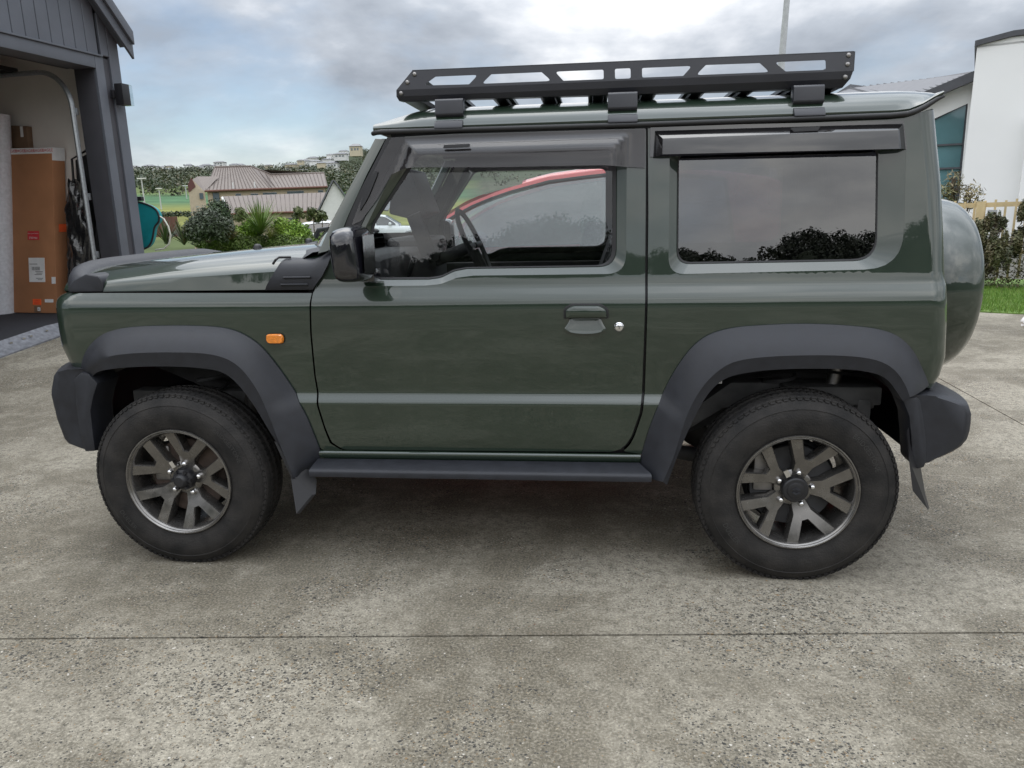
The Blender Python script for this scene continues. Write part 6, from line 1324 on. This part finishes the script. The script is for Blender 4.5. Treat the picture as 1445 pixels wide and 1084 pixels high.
# roof rack
rk = thing('roof_rack', 'black steel platform roof rack with slotted side rails on the green car', 'roof rack', (1.63, 0, 1.66))
CUTS = [[(0.963, 1.732), (1.007, 1.76), (1.156, 1.76), (1.124, 1.730)], [(1.167, 1.730), (1.201, 1.760), (1.374, 1.760), (1.408, 1.730)], [(1.419, 1.760), (1.583, 1.760), (1.584, 1.729), (1.448, 1.729)], [(1.621, 1.761), (1.673, 1.761), (1.674, 1.728), (1.622, 1.728)], [(1.711, 1.760), (1.876, 1.760), (1.847, 1.729), (1.712, 1.729)], [(1.889, 1.730), (1.921, 1.761), (2.095, 1.760), (2.128, 1.730)], [(2.140, 1.761), (2.304, 1.761), (2.306, 1.730), (2.178, 1.730)]]
for sd_ in (1, -1):
    HL = [roundpoly(c, .006, 3) for c in CUTS]
    m = MB(); plate(m, [(0.868, 1.7205), (0.927, 1.7835), (2.391, 1.7835), (2.391, 1.7235)], HL, lambda x, z, d: (x, sd_ * (-.606 + (z - 1.72) * .10 + d), z), .004)
    fl = [[(0.926 - (.0), sd_ * (-.600 + .022), 1.7845), (2.391, sd_ * (-.600 + .022), 1.7845)], [(0.926, sd_ * -.600, 1.7845), (2.391, sd_ * -.600, 1.7845)], [(0.926, sd_ * -.600, 1.781), (2.391, sd_ * -.600, 1.781)]]
    m.loft(fl, False)
    m.loft([[(0.868, sd_ * -.606, 1.7205), (2.391, sd_ * -.606, 1.7235)], [(0.8664, sd_ * -.603, 1.700), (2.385, sd_ * -.603, 1.700)], [(0.872, sd_ * -.590, 1.6860), (2.366, sd_ * -.590, 1.6745)], [(0.88, sd_ * -.56, 1.6855), (2.36, sd_ * -.56, 1.6740)]], False)
    m.build('side_rail', 'rack_black', rk, 25, recalc=True)
    for x, z in ((0.934, 1.770), (0.908, 1.744), (0.884, 1.709), (2.375, 1.772), (2.373, 1.744), (2.368, 1.705)):
        m = MB(); m.lathe([(0, -.006), (.004, -.006), (.0075, -.003), (.0085, .001)] if sd_ > 0 else [(0, .006), (.004, .006), (.0075, .003), (.0085, -.001)], (x, sd_ * (-.606 + (z - 1.72) * .10) if z > 1.72 else sd_ * -.605, z), 'y', 10); m.build('bolt', 'steel_dull', rk, 50)
    for xf in (1.0085, 1.598, 2.199):
        w_ = .0975
        m = MB(); pr = [(.560, 1.688), (.634, 1.682), (.640, 1.676), (.6445, 1.632), (.642, 1.6265), (.628, 1.620), (.628, 1.613), (.655, 1.608), (.6700, 1.588), (.6715, 1.582), (.667, 1.5805), (.655, 1.584), (.620, 1.600), (.605, 1.60), (.605, 1.675)]
        m.prism(pr, lambda p, d: (xf + d, -sd_ * p[0], p[1]), 0, w_); ft = m.build('mounting_foot', 'rack_black', rk, 25, bevel=.0025)
        m = MB(); m.lathe([(0, -.004), (.006, -.003), (.008, .002)] if sd_ > 0 else [(0, .004), (.006, .003), (.008, -.002)], (xf + .049, -sd_ * .630, 1.6165), 'y', 8); m.build('clamp_bolt', 'steel_dull', ft, 50)
ECUT = [roundpoly(c, .006, 3) for c in ([(-.50, 0.02), (-.46, .05), (-.22, .05), (-.25, .02)], [(-.20, .02), (-.17, .05), (.17, .05), (.20, .02)], [(.25, .02), (.22, .05), (.46, .05), (.50, .02)])]
m = MB(); plate(m, [(-.602, 0), (-.600, .066), (.600, .066), (.602, 0)], ECUT, lambda y, v, d: (0.868 + v * .90 + d, y, 1.7205 + v * .955), .004); m.loft([[(0.868, -.602, 1.7205), (0.868, .602, 1.7205)], [(0.868, -.60, 1.695), (0.868, .60, 1.695)], [(0.89, -.585, 1.684), (0.89, .585, 1.684)], [(.95, -.58, 1.683), (.95, .58, 1.683)]], False); m.build('front_panel', 'rack_black', rk, 25)
m = MB(); plate(m, [(-.602, 0), (-.600, .06), (.600, .06), (.602, 0)], ECUT, lambda y, v, d: (2.391 + d, y, 1.7235 + v), .004); m.loft([[(2.393, -.602, 1.7235), (2.393, .602, 1.7235)], [(2.386, -.60, 1.700), (2.386, .60, 1.700)], [(2.366, -.585, 1.676), (2.366, .585, 1.676)], [(2.30, -.58, 1.676), (2.30, .58, 1.676)]], False); m.build('rear_panel', 'rack_black', rk, 25)
for x in np.linspace(1.06, 2.24, 8):
    m = MB(); m.loft([[(x + dx, y, 1.6905 + dz) for dx, dz in ((-.035, .0), (-.035, .012), (.035, .012), (.035, 0), (.02, .0), (.018, -.008), (-.018, -.008), (-.02, 0))] for y in (-.585, .585)], True, True); m.build('cross_slat', 'rack_black', rk, 25)
for y in (-.30, .0, .30):
    m = MB(); m.box((1.62, y, 1.676), (1.40, .04, .018)); m.build('support_bar', 'rack_black', rk, 30, bevel=.003)

# ================================================================== other cars
def hatch(root, paint, M4, prof):
    """family hatchback; nose towards -x in its own frame, M4 places it in the world"""
    X = lambda p: tuple(M4 @ Vector(p)); hw = prof['hw']; belt = prof['belt']; top = prof['top']; zb = .22
    zs = lambda x: float(np.interp(x, *zip(*top)))
    xs = np.linspace(prof['nose'], prof['tail'], 40); m = MB(); rows = []
    for x in xs:
        e = min(1.0, max(0.0, (x - prof['nose']) / .45)); t = min(1.0, max(0.0, (prof['tail'] - x) / .30)); w = hw * (.80 + .20 * math.sqrt(1 - (1 - e) ** 2)) * (.88 + .12 * math.sqrt(1 - (1 - t) ** 2))
        zt = min(zs(x), belt(x)); z0 = zb + .10 * (1 - min(e, 1)) ; 
        half = [(w * .80, z0), (w * .97, z0 + .09), (w * 1.0, z0 + (zt - z0) * .45), (w * .99, z0 + (zt - z0) * .72), (w * .965, zt - .05), (w * .93, zt - .012), (w * .85, zt), (w * .4, zt + .015)]
        rows.append([X((x, -y, z)) for y, z in half] + [X((x, y, z)) for y, z in half[::-1]])
    m.loft(rows, True, True); m.build('body', paint, root, 35)
    # roof
    x0, x1 = prof['roof']; m = MB(); rows = []
    yw = lambda z, x: hw * .93 - (z - belt(x)) * .30
    for x in np.linspace(x0, x1, 18):
        z = zs(x); y = yw(z, x); rows.append([X((x, -y, z - .05)), X((x, -y * .99, z - .025)), X((x, -y * .93, z - .006)), X((x, -y * .5, z + .012)), X((x, 0, z + .02)), X((x, y * .5, z + .012)), X((x, y * .93, z - .006)), X((x, y * .99, z - .025)), X((x, y, z - .05))])
    m.loft(rows, False); m.build('roof', paint, root, 50)
    xa, xz = prof['gh']; xp = np.linspace(xa, xz, 40)
    outer = [(x, zs(x) - .03) for x in xp] + [(xz, belt(xz) - .01), (xa, belt(xa) - .01)]
    th = prof.get('pillar', .085)
    def hole(u0, u1, lean0=0.0, lean1=0.0):
        us = np.linspace(u0, u1, 16); up = [(u, min(zs(u) - th, 9)) for u in us]; up = [p for p in up if p[1] > belt(p[0]) + .035]
        return roundpoly([(up[0][0] - lean0, belt(u0) + .03)] + up + [(up[-1][0] + lean1, belt(u1) + .03)], .02, 2)
    HL = [hole(*h) for h in prof['win']]
    for s in (1, -1):
        mp = lambda x, z, d, s=s: X((x, -s * (yw(z, x) - d), z)); m = MB(); plate(m, outer, HL, mp, .05); fr = m.build('side_frame', paint, root, 30)
        for H_ in HL:
            m = MB(); m.add([X((x, -s * (yw(z, x) - .022), z)) for x, z in H_], [tuple(range(len(H_)))]); m.build('side_window', prof.get('glass', 'window_glass'), root, 0)
            m = MB(); m.tube([X((x, -s * (yw(z, x) - .004), z)) for x, z in H_], .010, 5, closed=True); m.build('window_seal', 'rubber_seal', root, 40)
        xm = prof['gh'][0] + .42; zm = belt(xm) + .10
        m = MB(); L = []
        for y, k in ((hw * .95, .6), (hw * .98, .95), (hw * 1.08, 1), (hw * 1.13, .9), (hw * 1.15, .5)):
            L.append([X((xm + .075 * k * math.cos(a) - (y - hw) * .2, -s * y, zm + .075 * k * math.sin(a))) for a in np.linspace(0, 2 * math.pi, 15)[:-1]])
        m.loft(L, True, True); m.build('door_mirror', paint if paint == 'white_paint' else 'gloss_black', root, 50)
        for xd in prof['doors']:
            m = MB(); m.box((xd, -s * (hw * .985), .80), (.16, .03, .03)); m.v = [X(v) for v in m.v]; m.build('door_handle', paint, root, 30)
            m = MB(); m.tube([X((xd + .12, -s * hw * 1.001, z)) for z in (.35, .55, .75)] + [X((xd + .12, -s * hw * .975, belt(xd) - .05))], .005, 4); m.build('shut_line', 'rubber_seal', root, 0)
        m = MB(); m.box((prof['tail'] - .05, -s * hw * .80, belt(prof['tail']) - .12), (.16, hw * .24, .20)); m.v = [X(v) for v in m.v]; m.build('tail_light', 'red_lens', root, 40, bevel=.03)
        m = MB(); m.box((prof['nose'] + .16, -s * hw * .76, .70), (.26, hw * .30, .12)); m.v = [X(v) for v in m.v]; m.build('headlight', 'lamp_glass', root, 40, bevel=.03)
        for xw in prof['wheels']:
            c = (xw, -s * (hw - .165), .31); w_ = MB(); w_.lathe([(.19, .0), (.20, -.01), (.185, -.005), (.03, -.0), (.0, -.01)], (0, 0, 0), 'y', 28); w_.v = [X((v[0] + c[0], c[1] + s * (v[1] - .185) if s > 0 else c[1] - (v[1] - .185), v[2] + c[2])) for v in w_.v]; wo = w_.build('wheel', 'gunmetal', root, 30)
            w_ = MB(); w_.lathe([(.19, .0), (.20, -.012), (.27, -.012), (.305, .01), (.31, .03), (.31, .17), (.29, .19), (.19, .19)], (0, 0, 0), 'y', 36); w_.v = [X((v[0] + c[0], c[1] + s * (v[1] - .185) if s > 0 else c[1] - (v[1] - .185), v[2] + c[2])) for v in w_.v]; w_.build('tyre', 'tyre_rubber', wo, 40)
            w_ = MB(); w_.lathe([(.36, .0), (.345, -.006), (.33, .03)], (0, 0, 0), 'y', 30); w_.v = [X((v[0] + c[0], c[1] + s * (v[1] - .208) if s > 0 else c[1] - (v[1] - .208), v[2] + c[2])) for v in w_.v]; w_.build('arch_lip', 'dark_trim', root, 40)
    for nm, xa_, xb_ in (('windscreen', prof['gh'][0] - .02, x0 + .02), ('rear_window', x1 - .02, prof['tail'] - .10)):
        m = MB(); rows = []
        for x in np.linspace(xa_, xb_, 8):
            z = max(zs(x), belt(x) + .02) - (.004); y = yw(z, x) * .95; rows.append([X((x, yy, z + .01 * (1 - (yy / y) ** 2))) for yy in np.linspace(-y, y, 7)])
        m.loft(rows, False); m.build(nm, prof.get('glass', 'window_glass'), root, 50)
    m = MB(); m.box(((x0 + x1) / 2 - .1, 0, .55), (1.7, hw * 1.7, .1)); m.v = [X(v) for v in m.v]; m.build('cabin_floor', 'interior_dark', root, 0)
    for xs_, ys_ in ((x0 + .45, -.36), (x0 + .45, .36)):
        m = MB(); m.box((xs_, ys_, .92), (.14, .44, .56), Matrix.Rotation(rad(14), 3, 'Y')); m.v = [X(v) for v in m.v]; m.build('seat_back', 'seat_cloth', root, 40, bevel=.05)
rc = thing('parked_car', 'bright red hatchback parked on the far side of the green car', 'car', (1.3, 2.8, 0))
RT = [(-.95, .72), (-.70, .86), (-.1, .99), (.18, 1.06), (.44, 1.265), (.66, 1.385), (.90, 1.475), (1.23, 1.555), (1.62, 1.595), (2.25, 1.575), (2.75, 1.50), (2.95, 1.42), (3.12, 1.10), (3.18, .98), (3.2, .6)]
hatch(rc, 'red_paint', Matrix.Translation((0, 2.80, 0)), dict(hw=.86, nose=-.95, tail=3.2, belt=lambda x: .93 + .02 * x, glass='reflective_glass', top=RT, roof=(1.05, 2.85), gh=(.10, 3.05), win=[(.42, 2.46, .14, .06)], doors=[1.25, 2.2], wheels=[-.15, 2.4], pillar=.06))
wc_ = thing('parked_car', 'white hatchback parked beyond the planting with its tail towards us', 'car', (-9.6, 29.3, -.45))
WT = [(-2.0, .62), (-1.75, .80), (-1.0, .95), (-.72, 1.02), (-.1, 1.40), (.35, 1.47), (1.0, 1.46), (1.5, 1.40), (1.72, 1.30), (2.02, .98), (2.1, .88), (2.12, .5)]
hatch(wc_, 'white_paint', Matrix.Translation((-9.55, 29.3, -.47)) @ Matrix.Rotation(rad(205), 4, 'Z'), dict(hw=.86, nose=-2.0, tail=2.12, belt=lambda x: .92 + .035 * x, top=WT, roof=(-.12, 1.66), gh=(-.72, 1.85), win=[(-.45, .35, .15, 0), (.45, 1.45, 0, .12)], doors=[.1, .95], wheels=[-1.25, 1.3], glass='privacy_glass'))
wd_ = thing('parked_car', 'second pale car half hidden behind the windscreen pillar', 'car', (-8.6, 33, -.5))
hatch(wd_, 'white_paint', Matrix.Translation((-8.6, 33.5, -.25)) @ Matrix.Rotation(rad(190), 4, 'Z'), dict(hw=.86, nose=-2.0, tail=2.12, belt=lambda x: .92 + .035 * x, top=WT, roof=(-.12, 1.66), gh=(-.72, 1.85), win=[(-.45, .35, .15, 0), (.45, 1.45, 0, .12)], doors=[.1, .95], wheels=[-1.25, 1.3], glass='privacy_glass'))

# ================================================================== person walking out of the right edge
pm('navy_cloth', (0.018, 0.020, 0.030), 0.85, var=0.2, vscale=30)
pm('grey_cloth', (0.16, 0.16, 0.17), 0.9, var=0.1)
pm('skin', (0.50, 0.30, 0.22), 0.5)
pm('hair', (0.04, 0.025, 0.015), 0.6)
pm('shoe_white', (0.72, 0.70, 0.68), 0.55, var=0.06, vscale=30)
def skin_mesh(name, verts, edges, radii, mat, parent, root=0, sub=2):
    me = bpy.data.meshes.new(name); me.from_pydata(verts, edges, []); ob = bpy.data.objects.new(name, me); COL.objects.link(ob)
    ob.modifiers.new('skin', 'SKIN'); sv = me.skin_vertices[0].data
    for i, r in enumerate(radii): sv[i].radius = (r, r) if isinstance(r, (int, float)) else r
    sv[root].use_root = True
    s = ob.modifiers.new('sub', 'SUBSURF'); s.levels = sub; s.render_levels = sub
    dg = bpy.context.evaluated_depsgraph_get(); me2 = bpy.data.meshes.new_from_object(ob.evaluated_get(dg)); bpy.data.objects.remove(ob); bpy.data.meshes.remove(me)
    return link(name, me2, mat, parent, 180)
ps = thing('person', 'person in dark trousers and white shoes stepping out past the right edge', 'person', (6.0, 4.45, 0))
ox, oy = 6.05, 4.45
def Q(x, y, z): return (ox + x, oy + y, z)
body = [Q(0, 0, .95), Q(.01, 0, 1.12), Q(.02, 0, 1.30), Q(.03, 0, 1.44), Q(.04, 0, 1.52), Q(.06, 0, 1.60), Q(.065, 0, 1.70),
        Q(0, .10, .90), Q(.13, .10, .52), Q(.24, .10, .11), Q(.36, .10, .05),
        Q(0, -.10, .90), Q(-.06, -.10, .50), Q(-.27, -.09, .17), Q(-.22, -.09, .08),
        Q(.02, .19, 1.42), Q(-.06, .24, 1.16), Q(.03, .25, .92), Q(.02, -.19, 1.42), Q(.08, -.24, 1.16), Q(.20, -.24, .95)]
ed = [(0, 1), (1, 2), (2, 3), (3, 4), (4, 5), (5, 6), (0, 7), (7, 8), (8, 9), (9, 10), (0, 11), (11, 12), (12, 13), (13, 14), (3, 15), (15, 16), (16, 17), (3, 18), (18, 19), (19, 20)]
rr = [.13, .12, .14, .12, .055, .08, .09, .09, .065, .045, .03, .09, .065, .045, .03, .065, .045, .032, .065, .045, .032]
skin_mesh('body', body, ed, rr, 'skin', ps)
skin_mesh('trousers', [Q(0, 0, .98), Q(0, .10, .90), Q(.13, .10, .52), Q(.235, .10, .13), Q(0, -.10, .90), Q(-.06, -.10, .50), Q(-.255, -.09, .20)], [(0, 1), (1, 2), (2, 3), (0, 4), (4, 5), (5, 6)], [.15, .105, .08, .068, .105, .08, .068], 'navy_cloth', ps)
skin_mesh('jumper', [Q(0, 0, .92), Q(.01, 0, 1.12), Q(.02, 0, 1.30), Q(.03, 0, 1.46), Q(.02, .20, 1.42), Q(-.06, .25, 1.16), Q(.02, .255, .97), Q(.02, -.20, 1.42), Q(.08, -.25, 1.16), Q(.18, -.25, .98)], [(0, 1), (1, 2), (2, 3), (3, 4), (4, 5), (5, 6), (3, 7), (7, 8), (8, 9)], [.155, .145, .16, .12, .08, .06, .048, .08, .06, .048], 'grey_cloth', ps)
for yv, (hx, hz), (tx, tz) in ((.10, (.20, .05), (.42, .045)), (-.09, (-.315, .135), (-.155, .040))):
    dx, dz = tx - hx, tz - hz; L = math.hypot(dx, dz); ux, uz = dx / L, dz / L; m = MB(); rows = []
    for s, w, h_ in ((-.045, .022, .045), (-.03, .034, .075), (.03, .038, .085), (.10, .040, .070), (.17, .045, .055), (.23, .043, .045), (.262, .028, .03), (.272, .012, .015)):
        rows.append([Q(hx + ux * s - uz * q2 * -1 * 0 + (-uz) * (zq * h_) , yv + w * yq, hz + uz * s + ux * (zq * h_)) for yq, zq in ((-.9, -.35), (-1, 0), (-.9, .45), (-.45, .95), (.45, .95), (.9, .45), (1, 0), (.9, -.35)) for q2 in (0,)])
    m.loft(rows, True, True); sh = m.build('shoe', 'shoe_white', ps, 60)
    m = MB(); m.tube([Q(hx + ux * s, yv, hz + uz * s - .028) for s in np.linspace(-.03, .25, 6)], [.030, .036, .038, .042, .040, .025], 8); m.v = [(v[0], v[1], v[2]) for v in m.v]; m.build('sole', 'shoe_white', sh, 40)
m = MB(); m.lathe([(0, .10), (.06, .095), (.10, .05), (.107, 0), (.10, -.04), (.09, -.08)], Q(.045, 0, 1.715), 'z', 24); m.build('hair', 'hair', ps, 60)
for yv, sx in ((.25, .03), (-.245, .21)):
    hx, hz = sx, .88
    m = MB(); m.box(Q(hx, yv, hz), (.045, .030, .085)); m.build('palm', 'skin', ps, 40, bevel=.012)
    for k, (dx, ln) in enumerate(((-.018, .058), (-.006, .068), (.006, .066), (.018, .052))):
        m = MB(); m.tube([Q(hx + dx, yv, hz - .035), Q(hx + dx + .004, yv, hz - .04 - ln * .5), Q(hx + dx + .016, yv, hz - .04 - ln)], [.0085, .008, .0065], 8); m.build('finger', 'skin', ps, 60)
    m = MB(); m.tube([Q(hx + .018, yv, hz + .02), Q(hx + .038, yv, hz - .005), Q(hx + .042, yv, hz - .035)], [.010, .0095, .007], 8); m.build('thumb', 'skin', ps, 60)
